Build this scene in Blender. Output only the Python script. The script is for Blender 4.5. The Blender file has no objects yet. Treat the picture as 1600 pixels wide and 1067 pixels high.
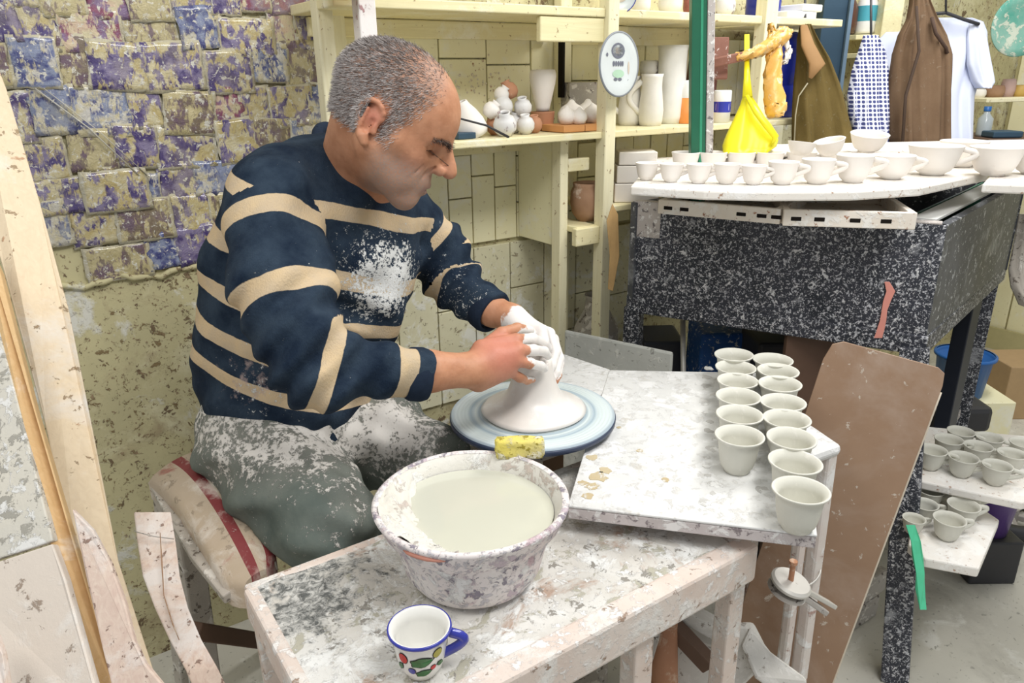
import bpy, bmesh, math, random
import numpy as np
from mathutils import Vector, Matrix
from math import sin, cos, pi, radians, sqrt, atan2

# ---------------------------------------------------------------- camera, light, exposure
F = 1150.0                       # focal length in pixels of a 1600 px wide frame
EYE = np.array([0.0, 0.0, 1.45])
def _rx(a): return np.array([[1,0,0],[0,cos(a),-sin(a)],[0,sin(a),cos(a)]])
def _rz(a): return np.array([[cos(a),-sin(a),0],[sin(a),cos(a),0],[0,0,1]])
CAMR = _rz(radians(-34.04)) @ _rx(pi/2-radians(19.8)) @ _rz(-0.014)
sc = bpy.context.scene
COL = sc.collection
cd = bpy.data.cameras.new('camera'); cd.sensor_width = 36; cd.lens = F/1600*36; cd.clip_start = 0.05
cam = bpy.data.objects.new('camera', cd); COL.objects.link(cam)
mw = Matrix.Identity(4)
for i in range(3):
    for j in range(3): mw[i][j] = CAMR[i][j]
    mw[i][3] = EYE[i]
cam.matrix_world = mw
sc.camera = cam
sc.view_settings.view_transform = 'Standard'; sc.view_settings.look = 'None'
sc.view_settings.gamma = 1.0; sc.view_settings.use_curve_mapping = False
sc.view_settings.exposure = -0.18
world = bpy.data.worlds.new('world'); sc.world = world; world.use_nodes = True
bg = world.node_tree.nodes['Background']
bg.inputs[0].default_value = (0.93, 0.97, 1.0, 1); bg.inputs[1].default_value = 0.52
def area_light(loc, target, sx, sy, power, col=(1,1,1)):
    l = bpy.data.lights.new('ceiling_lamp', 'AREA'); l.shape = 'RECTANGLE'; l.size = sx; l.size_y = sy
    l.energy = power; l.color = col
    o = bpy.data.objects.new('ceiling_lamp', l); COL.objects.link(o); o.location = loc
    o.rotation_euler = (Vector(target)-Vector(loc)).to_track_quat('-Z','Y').to_euler()
area_light((0.9,-0.3,3.0),(0.8,1.2,0.8),1.3,0.5,42,(1,0.985,0.95))
area_light((2.3,0.9,2.75),(2.2,1.2,0.8),1.4,0.4,42,(1,0.985,0.95))
area_light((-0.6,0.6,2.5),(0.5,1.3,0.9),0.8,0.5,12,(1,0.97,0.92))

# pixel of the 1600x1067 photograph + distance (or height) -> real place in the room
def ray(px,py): return CAMR @ np.array([(px-800)/F,(533.5-py)/F,-1.0])
def W(px,py,d): return EYE + ray(px,py)*d
def G(px,py,z):
    r = ray(px,py); return EYE + r*((z-EYE[2])/r[2])
def PY(px,py,y):
    r = ray(px,py); return EYE + r*(y/r[1])
def PXv(p):
    q = (p-EYE) @ CAMR
    return 800+F*q[...,0]/-q[...,2], 533.5-F*q[...,1]/-q[...,2]
def V(*a): return np.array(a, dtype=float)
def nrm(v): v = np.array(v,float); return v/np.linalg.norm(v)

# ---------------------------------------------------------------- mesh helpers
class MB:
    def __init__(s): s.v=[]; s.f=[]; s.m=[]
    def add(s, vs, fs, mi=0):
        b=len(s.v); s.v += [tuple(map(float,p)) for p in vs]; s.f += [tuple(b+i for i in f) for f in fs]; s.m += [mi]*len(fs); return s
    def hexa(s, p, mi=0):        # 8 points: bottom 4 ccw, top 4
        return s.add(p, [(3,2,1,0),(4,5,6,7),(0,1,5,4),(1,2,6,5),(2,3,7,6),(3,0,4,7)], mi)
    def box(s, c, d, ax=None, mi=0):
        c=V(*c); ax = ax if ax is not None else np.eye(3)
        p=[]
        for z in (-.5,.5):
            for x,y in ((-.5,-.5),(.5,-.5),(.5,.5),(-.5,.5)):
                p.append(c+ax[0]*x*d[0]+ax[1]*y*d[1]+ax[2]*z*d[2])
        return s.hexa(p,mi)
    def bar(s, a, b, w, t, up=(0,0,1), mi=0):   # plank from a to b, width w across, thickness t
        a=V(*a); b=V(*b); x=nrm(b-a); y=np.cross(V(*up),x); 
        y = nrm(y); z=np.cross(x,y)
        return s.box((a+b)/2,(np.linalg.norm(b-a),w,t),np.array([x,y,z]),mi)
    def slab(s, poly, z0, z1, mi=0):            # horizontal polygon (xy list, ccw) extruded
        n=len(poly); vs=[(p[0],p[1],z0) for p in poly]+[(p[0],p[1],z1) for p in poly]
        a=sum(poly[i][0]*poly[(i+1)%n][1]-poly[(i+1)%n][0]*poly[i][1] for i in range(n))
        o=list(range(n))
        if a<0: vs=[vs[n-1-i] for i in o]+[vs[2*n-1-i] for i in o]
        fs=[tuple(reversed(o)),tuple(n+i for i in o)]+[(i,(i+1)%n,n+(i+1)%n,n+i) for i in o]
        return s.add(vs,fs,mi)
    def plate(s, poly, thick, mi=0):            # planar-ish 3D polygon thickened along its normal
        P=[V(*p) for p in poly]; n=len(P); nn=V(0,0,0)
        for i in range(n): nn+=np.cross(P[i],P[(i+1)%n])
        nn=nrm(nn)*thick
        vs=[p for p in P]+[p+nn for p in P]
        o=list(range(n))
        return s.add(vs,[tuple(reversed(o)),tuple(n+i for i in o)]+[(i,(i+1)%n,n+(i+1)%n,n+i) for i in o],mi)
    def tube(s, pts, r, n=10, mi=0, cap=True, flat=1.0):
        P=[V(*p) for p in pts]; rs = r if hasattr(r,'__len__') else [r]*len(P)
        vs=[]; T0=nrm(P[1]-P[0]); u=np.cross(T0,V(0,0,1)); 
        if np.linalg.norm(u)<.1: u=np.cross(T0,V(1,0,0))
        u=nrm(u)
        for i,p in enumerate(P):
            T=nrm(P[min(i+1,len(P)-1)]-P[max(i-1,0)]); u=nrm(u-T*np.dot(u,T)); w=np.cross(T,u)
            for k in range(n):
                a=2*pi*k/n; vs.append(p+rs[i]*(cos(a)*u+flat*sin(a)*w))
        fs=[(i*n+k,i*n+(k+1)%n,(i+1)*n+(k+1)%n,(i+1)*n+k) for i in range(len(P)-1) for k in range(n)]
        if cap: fs+=[tuple(range(n))[::-1],tuple((len(P)-1)*n+k for k in range(n))]
        return s.add(vs,fs,mi)
    def lathe(s, prof, n=32, c=(0,0,0), ax=None, mi=0, wob=0):
        c=V(*c); ax = ax if ax is not None else np.eye(3); vs=[]; rows=[]
        for (r,z) in prof:
            if r<1e-5: rows.append([len(vs)]); vs.append(c+ax[2]*z)
            else:
                rows.append(list(range(len(vs),len(vs)+n)))
                for k in range(n):
                    a=2*pi*k/n; rr=r*(1+wob*sin(3*a+z*40)+wob*.6*sin(5*a+1))
                    vs.append(c+ax[0]*rr*cos(a)+ax[1]*rr*sin(a)+ax[2]*z)
        fs=[]
        for A,B in zip(rows,rows[1:]):
            if len(A)==1 and len(B)==1: continue
            for k in range(n):
                k2=(k+1)%n
                if len(A)==1: fs.append((A[0],B[k2],B[k]))
                elif len(B)==1: fs.append((A[k],A[k2],B[0]))
                else: fs.append((A[k],A[k2],B[k2],B[k]))
        return s.add(vs,fs,mi)

def mesh_from(name, mb, mats, smooth=False, off=(0,0,0)):
    me=bpy.data.meshes.new(name)
    o=off
    me.from_pydata([(v[0]-o[0],v[1]-o[1],v[2]-o[2]) for v in mb.v],[],mb.f)
    for m in (mats if isinstance(mats,(list,tuple)) else [mats]): me.materials.append(m)
    if any(mb.m): me.polygons.foreach_set('material_index',mb.m)
    if smooth: me.polygons.foreach_set('use_smooth',[True]*len(me.polygons))
    me.update(); return me
def obj(name, mb, mats, parent=None, smooth=False, bevel=0, loc=None, label=None, seg=2, auto=None):
    """one mesh object; vertices given in world coordinates, stored relative to its thing's base"""
    base=(0,0,0)
    if parent is not None:
        q=parent
        while q is not None: base=tuple(base[i]+q.location[i] for i in range(3)); q=q.parent
    elif loc is not None: base=tuple(loc)
    me=mesh_from(name,mb,mats,smooth,base)
    o=bpy.data.objects.new(name,me); COL.objects.link(o)
    if parent is not None: o.parent=parent
    else: o.location=base
    if bevel:
        b=o.modifiers.new('bevel','BEVEL'); b.width=bevel; b.segments=seg; b.limit_method='ANGLE'; b.angle_limit=radians(40)
    if auto:
        for p in me.polygons: p.use_smooth=True
        try: me.set_sharp_from_angle(angle=radians(auto))
        except Exception: pass
    if label: o['label']=label
    return o
def tag(o, label, cat, group=None, kind=None):
    if label: o['label']=label
    if cat: o['category']=cat
    if group: o['group']=group
    if kind: o['kind']=kind
    return o
def thing(name, label, cat, loc=(0,0,0), group=None, rz=0):
    o=bpy.data.objects.new(name,None); COL.objects.link(o); o.location=tuple(loc); o.rotation_euler=(0,0,rz)
    o.empty_display_size=.05
    return tag(o,label,cat,group)
def struct(name, mb, mats, **k):
    o=obj(name,mb,mats,**k); o['kind']='structure'; return o
def dup(root, loc, rot=(0,0,0), label=None, group=None, scale=(1,1,1)):
    r=root.copy(); COL.objects.link(r); r.location=tuple(loc); r.rotation_euler=rot; r.scale=scale
    if label: r['label']=label
    if group: r['group']=group
    for ch in list(root.children):
        c=ch.copy(); COL.objects.link(c); c.parent=r
        for g in ch.children:
            d=g.copy(); COL.objects.link(d); d.parent=c
    return r

# ---------------------------------------------------------------- materials
class NB:
    def __init__(s,name,rough=.7,spec=.3,coat=0,coat_rough=.2):
        s.m=bpy.data.materials.new(name); s.m.use_nodes=True; s.t=s.m.node_tree; s.n=s.t.nodes
        s.b=s.n['Principled BSDF']; s.b.inputs['Roughness'].default_value=rough
        s.b.inputs['Specular IOR Level'].default_value=spec
        s.b.inputs['Coat Weight'].default_value=coat; s.b.inputs['Coat Roughness'].default_value=coat_rough
        s.co=s.n.new('ShaderNodeTexCoord').outputs['Object']
    def node(s,t,**k):
        n=s.n.new(t)
        for a,b in k.items(): setattr(n,a,b)
        return n
    def lk(s,a,b): s.t.links.new(a,b)
    def put(s,sock,v):
        if hasattr(v,'is_output'): s.lk(v,sock)
        else:
            if hasattr(v,'__len__') and len(v)==3 and len(sock.default_value)==4: v=(*v,1)
            sock.default_value=v
    def noise(s,scale,detail=4,rough=.6,dist=0,co=None,stretch=None):
        n=s.node('ShaderNodeTexNoise'); n.inputs['Scale'].default_value=scale; n.inputs['Detail'].default_value=detail
        n.inputs['Roughness'].default_value=rough; n.inputs['Distortion'].default_value=dist
        co = co or s.co
        if stretch:
            mp=s.node('ShaderNodeMapping'); mp.inputs['Scale'].default_value=stretch; s.lk(co,mp.inputs[0]); co=mp.outputs[0]
        s.lk(co,n.inputs['Vector']); return n.outputs['Fac']
    def voro(s,scale,feature='F1',co=None,rand=1):
        n=s.node('ShaderNodeTexVoronoi'); n.inputs['Scale'].default_value=scale; n.feature=feature
        n.inputs['Randomness'].default_value=rand
        s.lk(co or s.co,n.inputs['Vector']); return n.outputs['Distance']
    def step(s,v,a,b):           # smooth 0..1 between a and b
        n=s.node('ShaderNodeMapRange'); n.clamp=True; n.inputs['From Min'].default_value=a; n.inputs['From Max'].default_value=b
        n.inputs['To Min'].default_value=0; n.inputs['To Max'].default_value=1
        s.put(n.inputs['Value'],v); return n.outputs[0]
    def math(s,op,a,b=0.0):
        n=s.node('ShaderNodeMath',operation=op); s.put(n.inputs[0],a); s.put(n.inputs[1],b); return n.outputs[0]
    def mix(s,f,a,b):
        n=s.node('ShaderNodeMix',data_type='RGBA'); s.put(n.inputs[0],f); s.put(n.inputs[6],a); s.put(n.inputs[7],b); return n.outputs[2]
    def attr(s,name):
        n=s.node('ShaderNodeAttribute',attribute_name=name); return n.outputs['Fac']
    def xyz(s):
        n=s.node('ShaderNodeSeparateXYZ'); s.lk(s.co,n.inputs[0]); return n.outputs
    def color(s,c): s.put(s.b.inputs['Base Color'],c)
    def bump(s,h,dist=.002,strength=.6):
        n=s.node('ShaderNodeBump'); n.inputs['Distance'].default_value=dist; n.inputs['Strength'].default_value=strength
        s.put(n.inputs['Height'],h); s.lk(n.outputs[0],s.b.inputs['Normal'])
def splat(name, base, base2, layers, rough=.75, spec=.25, bump=.0012, bscale=60, vscale=6, coat=0):
    """paint or wood (two tones) under layers of dried splashes: (colour, scale, threshold, softness)"""
    n=NB(name,rough,spec,coat); c=n.mix(n.step(n.noise(vscale,5,.65),.35,.65),base,base2)
    hs=n.noise(bscale,5,.7)
    for (col,scale,thr,soft) in layers:
        t_=.5+(thr-.5)*.62; f=n.step(n.noise(scale,6,.68,.4),t_,t_+soft*.7); c=n.mix(f,c,col)
        hs=n.math('ADD',hs,f)
    n.color(c); n.bump(hs,bump); return n.m
def plain(name, col, rough=.5, spec=.4, metal=0, coat=0, var=.12, scale=30, bump=.0004):
    n=NB(name,rough,spec,coat); c2=tuple(max(0,x*(1-var)) for x in col)
    n.color(n.mix(n.noise(scale,4,.6),tuple(min(1,x*(1+var*.6)) for x in col),c2)); n.b.inputs['Metallic'].default_value=metal
    n.bump(n.noise(scale*4,3,.6),bump,.4); return n.m
def wood(name, c1, c2, scale=(2,40,40), spots=None, rough=.6):
    n=NB(name,rough,.3); g=n.noise(3,6,.6,1.2,stretch=scale); c=n.mix(n.step(g,.35,.65),c1,c2)
    h=g
    for (col,sc_,thr,soft) in (spots or []):
        t_=.5+(thr-.5)*.62; f=n.step(n.noise(sc_,6,.68,.3),t_,t_+soft*.7); c=n.mix(f,c,col); h=n.math('ADD',h,f)
    n.color(c); n.bump(h,.0012); return n.m

CLAY=(.66,.63,.57); CLAYW=(.80,.78,.74)
M={}
def bench_top_mat():
    n=NB('clay splashed bench top with dark scraped corner',.8,.2); c=n.mix(n.step(n.noise(5,5,.65),.38,.62),(.58,.55,.50),(.74,.73,.70))
    hs=n.noise(50,5,.7)
    for (col,scale,thr,soft) in [((.45,.33,.26),7,.56,.08),((.80,.80,.78),14,.515,.07),((.46,.44,.36),22,.565,.05),((.30,.28,.25),40,.60,.03),((.82,.81,.79),60,.56,.05)]:
        f=n.step(n.noise(scale,6,.68,.4),thr,thr+soft); c=n.mix(f,c,col); hs=n.math('ADD',hs,f)
    x,y,z=n.xyz(); dx=n.math('SUBTRACT',x,-.275); dy=n.math('SUBTRACT',y,.115)   # offsets from the bench base: the left back corner
    dd=n.math('SQRT',n.math('ADD',n.math('MULTIPLY',dx,dx),n.math('MULTIPLY',n.math('MULTIPLY',dy,dy),1.2)))
    w=n.math('SUBTRACT',1.0,n.step(dd,.0,.19))
    g=n.step(n.math('ADD',n.math('MULTIPLY',w,.34),n.math('ADD',n.math('MULTIPLY',n.noise(60,6,.7),.6),n.math('MULTIPLY',n.noise(20,4,.7,1.5),.5))),.70,.80)
    c=n.mix(g,c,n.mix(n.step(n.noise(70,6,.75,1.0),.42,.60),(.13,.135,.13),(.60,.59,.56)))
    n.color(c); n.bump(n.math('ADD',hs,g),.0018); return n.m
M['bench_top']=bench_top_mat()
M['bench_frame']=splat('clay crusted pinkish wood',(.68,.56,.49),(.74,.66,.60),[((.78,.75,.71),12,.5,.15),((.36,.26,.2),40,.68,.06),((.84,.80,.77),50,.58,.08)],.85,.15,.0016,40,9)
M['board_top']=splat('clay washed white board',(.73,.73,.72),(.64,.64,.63),[((.79,.79,.79),20,.5,.12),((.58,.56,.52),18,.66,.12),((.66,.65,.63),55,.60,.10)],.8,.2,.0012,50,7)
M['chips']=splat('worn yellow ochre stain',(.50,.40,.24),(.58,.50,.34),[((.75,.72,.66),60,.55,.1)],.8)
M['edge']=splat('dirty grey board edge',(.52,.47,.46),(.68,.62,.62),[((.25,.21,.22),60,.6,.08),((.8,.78,.77),40,.55,.1)],.85)
M['plank']=wood('pale splashed pine plank',(.80,.66,.47),(.74,.60,.42),(30,30,1.2),[((.80,.74,.66),5,.52,.2),((.36,.26,.16),42,.70,.04),((.5,.3,.18),10,.73,.04)])
M['plank_orange']=wood('raw orange pine edge',(.70,.48,.25),(.64,.42,.2),(30,30,1.2),[((.80,.70,.58),9,.6,.2)])
M['slat']=wood('pinkish clay covered slat',(.76,.62,.52),(.66,.50,.42),(30,30,2),[((.80,.74,.70),9,.5,.2),((.30,.20,.16),55,.66,.05)])
M['panel_speck']=splat('white panel with grey splashes',(.70,.66,.57),(.62,.60,.54),[((.40,.38,.33),50,.56,.06),((.80,.79,.76),38,.56,.06),((.55,.36,.2),12,.74,.03)],.7,.3,.0015)
M['panel_pink']=splat('pinkish panel with brown specks',(.78,.69,.60),(.74,.66,.58),[((.38,.30,.24),26,.68,.04),((.82,.78,.73),10,.55,.2)],.75)
M['wall']=splat('stained yellow plaster',(.58,.53,.31),(.46,.42,.25),[((.66,.62,.42),4,.5,.2),((.40,.33,.20),9,.58,.2),((.22,.16,.08),48,.66,.04),((.17,.12,.07),24,.69,.03),((.30,.22,.13),90,.66,.05),((.68,.67,.60),7,.64,.1)],.7,.3,.0015,30,3)
M['cream']=splat('cream painted cladding',(.90,.86,.60),(.86,.80,.52),[((.62,.52,.32),70,.72,.03),((.88,.86,.74),6,.55,.2)],.55,.4,.0006,30,3)
M['cream_low']=splat('cream cladding with clay specks',(.78,.75,.55),(.68,.64,.44),[((.34,.29,.19),60,.66,.04),((.82,.81,.72),14,.55,.1)],.6,.35,.0008,30,5)
M['groove']=plain('dark yellow groove',(.50,.45,.24),.8,.2)
M['shelf']=wood('cream painted shelf wood',(.84,.77,.48),(.78,.70,.42),(1.5,30,30),[((.88,.84,.66),8,.55,.2),((.45,.34,.18),60,.72,.04)],.5)
M['shelf_post']=wood('cream painted post wood',(.86,.81,.58),(.80,.74,.50),(30,30,1.5),[((.45,.34,.2),60,.71,.04)],.5)
M['post_splat']=splat('white post with pink splashes',(.82,.76,.72),(.86,.82,.80),[((.46,.28,.28),40,.62,.06)],.6)
M['block']=wood('orange wood block',(.74,.50,.26),(.66,.44,.2),(2,30,30),[((.35,.2,.1),30,.68,.05)])
M['blackpaint']=splat('black painted steel under white splashes',(.022,.026,.036),(.045,.048,.065),[((.34,.35,.38),9,.66,.10),((.55,.56,.60),110,.60,.05),((.76,.76,.78),60,.66,.04),((.70,.70,.73),200,.62,.05),((.62,.63,.66),28,.74,.05)],.5,.4,.0012,60,8)
M['blackside']=splat('black painted side with fewer splashes',(.05,.055,.065),(.10,.105,.12),[((.55,.56,.58),60,.64,.04),((.35,.36,.38),8,.6,.2)],.5,.4,.001)
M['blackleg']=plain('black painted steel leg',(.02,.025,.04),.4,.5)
M['whiteflat']=plain('white painted strip',(.80,.80,.78),.5,.4)
M['steel']=plain('worn pale steel',(.60,.58,.54),.45,.5,.3)
M['greenpole']=plain('dark green painted steel',(.015,.13,.07),.35,.5)
M['graypost']=splat('grey post with clay specks',(.46,.42,.40),(.58,.53,.50),[((.78,.76,.74),70,.58,.06),((.2,.18,.18),60,.64,.05)],.6)
M['bluepost']=plain('slate blue painted post',(.035,.075,.12),.5,.4)
M['hardboard']=splat('brown hardboard',(.31,.195,.125),(.36,.235,.155),[((.44,.33,.26),3,.5,.3),((.58,.50,.42),40,.72,.04)],.6,.3,.0004,120,4)
M['hardedge']=plain('pale board edge',(.66,.58,.47),.7)
M['concrete']=splat('pale concrete floor',(.56,.54,.48),(.63,.61,.54),[((.45,.43,.38),3,.55,.2),((.70,.69,.64),9,.6,.15),((.36,.35,.31),60,.68,.05)],.6,.35,.0006,60,2)
M['greencup']=splat('pale greenware clay',(.70,.69,.62),(.64,.63,.56),[((.76,.74,.68),20,.55,.15)],.75,.25,.0004)
M['pinkcup']=splat('drying pinkish clay',(.78,.69,.62),(.70,.66,.60),[((.84,.80,.76),16,.55,.2)],.75,.25,.0004)
M['whitecup']=splat('dry white clay',(.80,.75,.70),(.84,.81,.77),[((.70,.62,.56),12,.6,.2)],.75,.25,.0004)
M['wetclay']=splat('wet pale clay',(.74,.68,.63),(.80,.77,.73),[((.84,.82,.79),14,.55,.15)],.28,.5,.0003,30,5)
M['slurry']=plain('milky clay water',(.60,.60,.51),.10,.5,0,0,.05,8,.0006)
M['basin']=splat('basin crusted with clay',(.82,.78,.76),(.80,.71,.70),[((.56,.47,.52),34,.575,.08),((.28,.25,.30),60,.62,.05),((.60,.57,.60),80,.57,.06),((.84,.83,.82),22,.60,.08),((.62,.46,.50),12,.66,.08)],.7,.3,.002,45,9)
M['basin_in']=splat('clay lined basin inside',(.72,.69,.62),(.80,.78,.73),[((.60,.52,.46),30,.6,.08),((.84,.83,.80),14,.55,.1)],.7,.3,.0025,40,8)
M['basin_red']=plain('bare terracotta plastic rim patch',(.50,.22,.16),.5)
M['sponge']=splat('yellow sponge',(.78,.66,.13),(.70,.62,.30),[((.84,.80,.62),30,.55,.1),((.40,.32,.05),90,.62,.05)],.9,.1,.004,90)
M['sponge2']=M['sponge']
M['white_glaze']=plain('white glaze',(.84,.83,.79),.15,.5,0,.4,.04)
M['ivory_glaze']=plain('ivory glaze inside',(.84,.80,.66),.18,.5,0,.4,.04)
M['blue_glaze']=plain('cobalt blue glaze',(.03,.04,.36),.15,.5,0,.5,.2)
M['red_glaze']=plain('red glaze',(.58,.03,.03),.2,.5)
M['green_glaze']=plain('green glaze',(.04,.17,.05),.2,.5,0,0,.5,60)
M['yellow_glaze']=plain('olive yellow glaze',(.40,.36,.04),.2,.5,0,0,.4,60)
M['black_glaze']=plain('black glaze line',(.03,.03,.03),.25,.5)
M['yellow']=plain('bright yellow plastic',(.90,.82,.02),.35,.4,0,0,.1,12)
M['orangebag']=splat('orange amber plastic',(.72,.36,.05),(.80,.50,.16),[((.88,.74,.52),22,.58,.1),((.42,.15,.04),18,.66,.08)],.35,.5,.003,30)
M['brownmetal']=splat('rusty brown bracket',(.22,.09,.06),(.30,.14,.10),[((.7,.55,.5),50,.66,.05)],.6)
M['bluedrum']=plain('deep blue plastic drum',(.015,.03,.38),.3,.5,0,0,.3,6)
M['terracotta']=splat('terracotta',(.44,.21,.12),(.52,.27,.16),[((.62,.42,.3),18,.6,.1)],.7)
M['rustpot']=splat('unglazed brown pot',(.30,.17,.10),(.40,.25,.16),[((.58,.46,.36),16,.6,.1)],.75)
M['darkstuff']=plain('near black metal',(.04,.04,.045),.5)  # one near-black base colour shared by rods, rails, wheels and a crate
M['darkbrown']=plain('dark brown timber',(.13,.075,.05),.6)
M['cardboard']=plain('brown cardboard',(.42,.29,.16),.8,.2)
M['bluebucket']=plain('blue plastic bucket',(.02,.12,.38),.4)
M['purple']=plain('purple plastic',(.10,.05,.22),.4)
M['mintplastic']=plain('mint green plastic ribbon',(.10,.60,.34),.4,.4)
M['pinkdrip']=plain('salmon pink paint drip',(.82,.34,.28),.5,.4)
M['grey']=splat('grey clay dusted steel',(.36,.33,.30),(.46,.43,.40),[((.70,.67,.63),34,.58,.08),((.12,.1,.09),50,.66,.05)],.7)
M['leggrey']=splat('clay dusted grey wooden leg',(.46,.42,.37),(.56,.51,.45),[((.72,.68,.62),30,.56,.08),((.2,.17,.14),60,.64,.05)],.8,.2,.002)
M['rack']=splat('pale drying rack wood',(.78,.69,.58),(.84,.78,.70),[((.42,.22,.14),50,.66,.05),((.88,.85,.80),20,.55,.1)],.7)
M['tray']=splat('whitewashed drying board',(.82,.77,.70),(.86,.83,.79),[((.50,.34,.25),70,.68,.04),((.9,.88,.85),12,.55,.1)],.7)
M['bluebox']=plain('white label',(.78,.80,.80),.4)
M['jar']=plain('milky plastic jar',(.80,.80,.78),.3,.5)
M['orangejar']=plain('orange slip in jar',(.80,.30,.08),.4)
M['plategray']=plain('pale grey blue plate',(.66,.71,.73),.25,.5,0,.3,.05)
M['greyboard']=splat('grey cement board',(.46,.47,.44),(.54,.55,.52),[((.64,.64,.60),12,.55,.1),((.3,.3,.28),70,.68,.05)],.8)
M['holes']=plain('black slot hole',(.015,.012,.01),.8,.1)
# ================================================================ STRUCTURE
YW = 1.85                                   # plane of the wall behind the potter
struct('floor', MB().box((1.9,0.2,-.05),(6.4,5.2,.1)), M['concrete'])
wl = struct('wall_left', MB().box((1.8,YW+.06,1.25),(5.6,.12,2.5)), M['wall'])
# far wall: vertical planks
XB=4.35
wb = struct('wall_back', MB().box((XB+.07,-.2,1.25),(.1,4.2,2.5)), M['groove'])
for i in range(14):
    y0=1.83-i*.2
    obj('wall_plank', MB().box((XB+.01,y0-.097,1.25),(.022,.192,2.5)), M['cream'], wb, bevel=.004)
struct('baseboard_back', MB().box((XB-.02,.2,.06),(.02,3.2,.12)), M['groove'])
# cladding on the shelf wall: narrow boards with staggered joints, big ones above
rng = random.Random(4)
def cladding(x0,x1,z0,z1,w,hmin,hmax,mat):
    x=x0
    while x < x1-.01:
        z=z0+rng.uniform(-.5,0)*hmax
        while z < z1-.005:
            h=rng.uniform(hmin,hmax); a=max(z,z0); b=min(z+h,z1); z+=h
            if b-a<.02: continue
            obj('wall_panel', MB().box((x+w/2,YW-.006+rng.uniform(-.001,.001),(a+b)/2),(w-.004,.013,b-a-.004)), mat, wl, bevel=.0015, seg=1)
        x+=w
cladding(.72,2.5,.985,1.262,.078,.10,.22,M['cream'])
cladding(.72,2.5,1.31,1.56,.15,.12,.26,M['cream'])
cladding(.72,1.72,.50,.975,.13,.28,.5,M['cream_low'])
# plaster lip where the papered part of the wall ends
lip=MB(); pts=[(.0+i*.02, YW-.004+.004*sin(i*1.7), 1.028+.006*sin(i*.9)+.004*sin(i*2.3)) for i in range(-5,36)]
lip.tube(pts,.007,8); obj('plaster_ridge', lip, M['wall'], wl, smooth=True)
# white splashes are in the material; pasted pictures, each its own sheet
def sheet_mat(name, cols, seed):
    n=NB(name,.34,.5,.9,.10); oi=n.node('ShaderNodeObjectInfo'); r=oi.outputs['Random']
    mp=n.node('ShaderNodeVectorMath',operation='ADD'); cb=n.node('ShaderNodeCombineXYZ')
    n.put(cb.inputs[0],n.math('MULTIPLY',r,37.0)); n.put(cb.inputs[1],n.math('MULTIPLY',r,91.0)); n.put(cb.inputs[2],n.math('MULTIPLY',r,53.0))
    n.lk(n.co,mp.inputs[0]); n.lk(cb.outputs[0],mp.inputs[1]); co=mp.outputs[0]
    base,a,b,c3=cols
    big=n.noise(26,2,.5,.8,co=co,stretch=(1,1,.8)); fine=n.noise(120,5,.75,1.2,co=co,stretch=(1.5,1,.45)); mid=n.noise(60,3,.6,.8,co=co,stretch=(1.6,1,.7))
    col=n.mix(n.step(n.noise(40,4,.6,co=co),.42,.58),base,c3)
    thr=n.math('ADD',.418,n.math('MULTIPLY',r,.085))
    v=n.math('ADD',n.math('MULTIPLY',big,.50),n.math('ADD',n.math('MULTIPLY',fine,.20),n.math('MULTIPLY',mid,.30)))
    f=n.step(n.math('SUBTRACT',v,thr),0.0,.05)
    f2=n.step(n.noise(34,3,.6,co=co),.42,.56)
    col=n.mix(f,col,n.mix(f2,a,b))
    gen=n.node('ShaderNodeTexCoord').outputs['Generated']; sx=n.node('ShaderNodeSeparateXYZ'); n.lk(gen,sx.inputs[0])
    ex=n.math('ABSOLUTE',n.math('SUBTRACT',sx.outputs[0],.5)); ez=n.math('ABSOLUTE',n.math('SUBTRACT',sx.outputs[2],.5)); e=n.math('MAXIMUM',ex,ez)
    bord=n.math('MULTIPLY',n.step(n.math('ADD',e,n.math('MULTIPLY',mid,.06)),.455,.475),n.step(r,.35,.4))
    col=n.mix(bord,col,(.60,.55,.40))
    col=n.mix(n.step(n.noise(75,5,.7,.5,co=co),.57,.62),col,(.74,.72,.64))
    col=n.mix(n.math('MULTIPLY',n.step(n.noise(7,4,.6),.52,.62),.25),col,(.50,.44,.26))
    n.color(col); n.bump(n.math('ADD',n.noise(45,4,.7,2.5,co=co),n.math('MULTIPLY',fine,.5)),.0035,.9); return n.m
och=(.54,.44,.20); crm=(.64,.57,.36)
SM=[sheet_mat('faded purple picture',(och,(.07,.045,.18),(.24,.20,.34),crm),1),
    sheet_mat('faded blue picture',(crm,(.05,.06,.22),(.26,.30,.44),(.60,.58,.54)),2),
    sheet_mat('faded maroon picture',((.66,.50,.36),(.26,.07,.13),(.24,.16,.28),crm),3),
    sheet_mat('faded brown picture',((.52,.45,.24),(.16,.10,.14),(.22,.17,.12),(.58,.50,.28)),4)]
film=plain('cloudy plastic film',(.62,.60,.52),.25,.5,0,.6,.3)
rng=random.Random(11)
def sheet(x,z,w,h,rot,mat,depth,border):
    mb=MB(); n=8; vs=[]; ph=rng.uniform(0,9)
    for j in range(n+1):
        for i in range(n+1):
            u=i/n-.5; v=j/n-.5; edge=max(abs(u),abs(v))*2
            y=-.0025-depth+.0012*sin(u*11+ph+v*4)+.001*sin(v*13+ph*2)-.0022*sin(u*29+v*17+ph)*sin(v*23-ph)*.5
            jx=rng.uniform(-.002,.002) if edge>.95 else 0
            a=u*w+jx; b=v*h+jx
            vs.append((x+a*cos(rot)-b*sin(rot), YW-.004+y, z+a*sin(rot)+b*cos(rot)))
    fs=[(j*(n+1)+i,j*(n+1)+i+1,(j+1)*(n+1)+i+1,(j+1)*(n+1)+i) for j in range(n) for i in range(n)]
    mb.add(vs,fs); o=obj('pasted_picture',mb,mat,wl,smooth=True)
    s=o.modifiers.new('paper','SOLIDIFY'); s.thickness=.0012
    return o
zr=1.625; row=0
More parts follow.
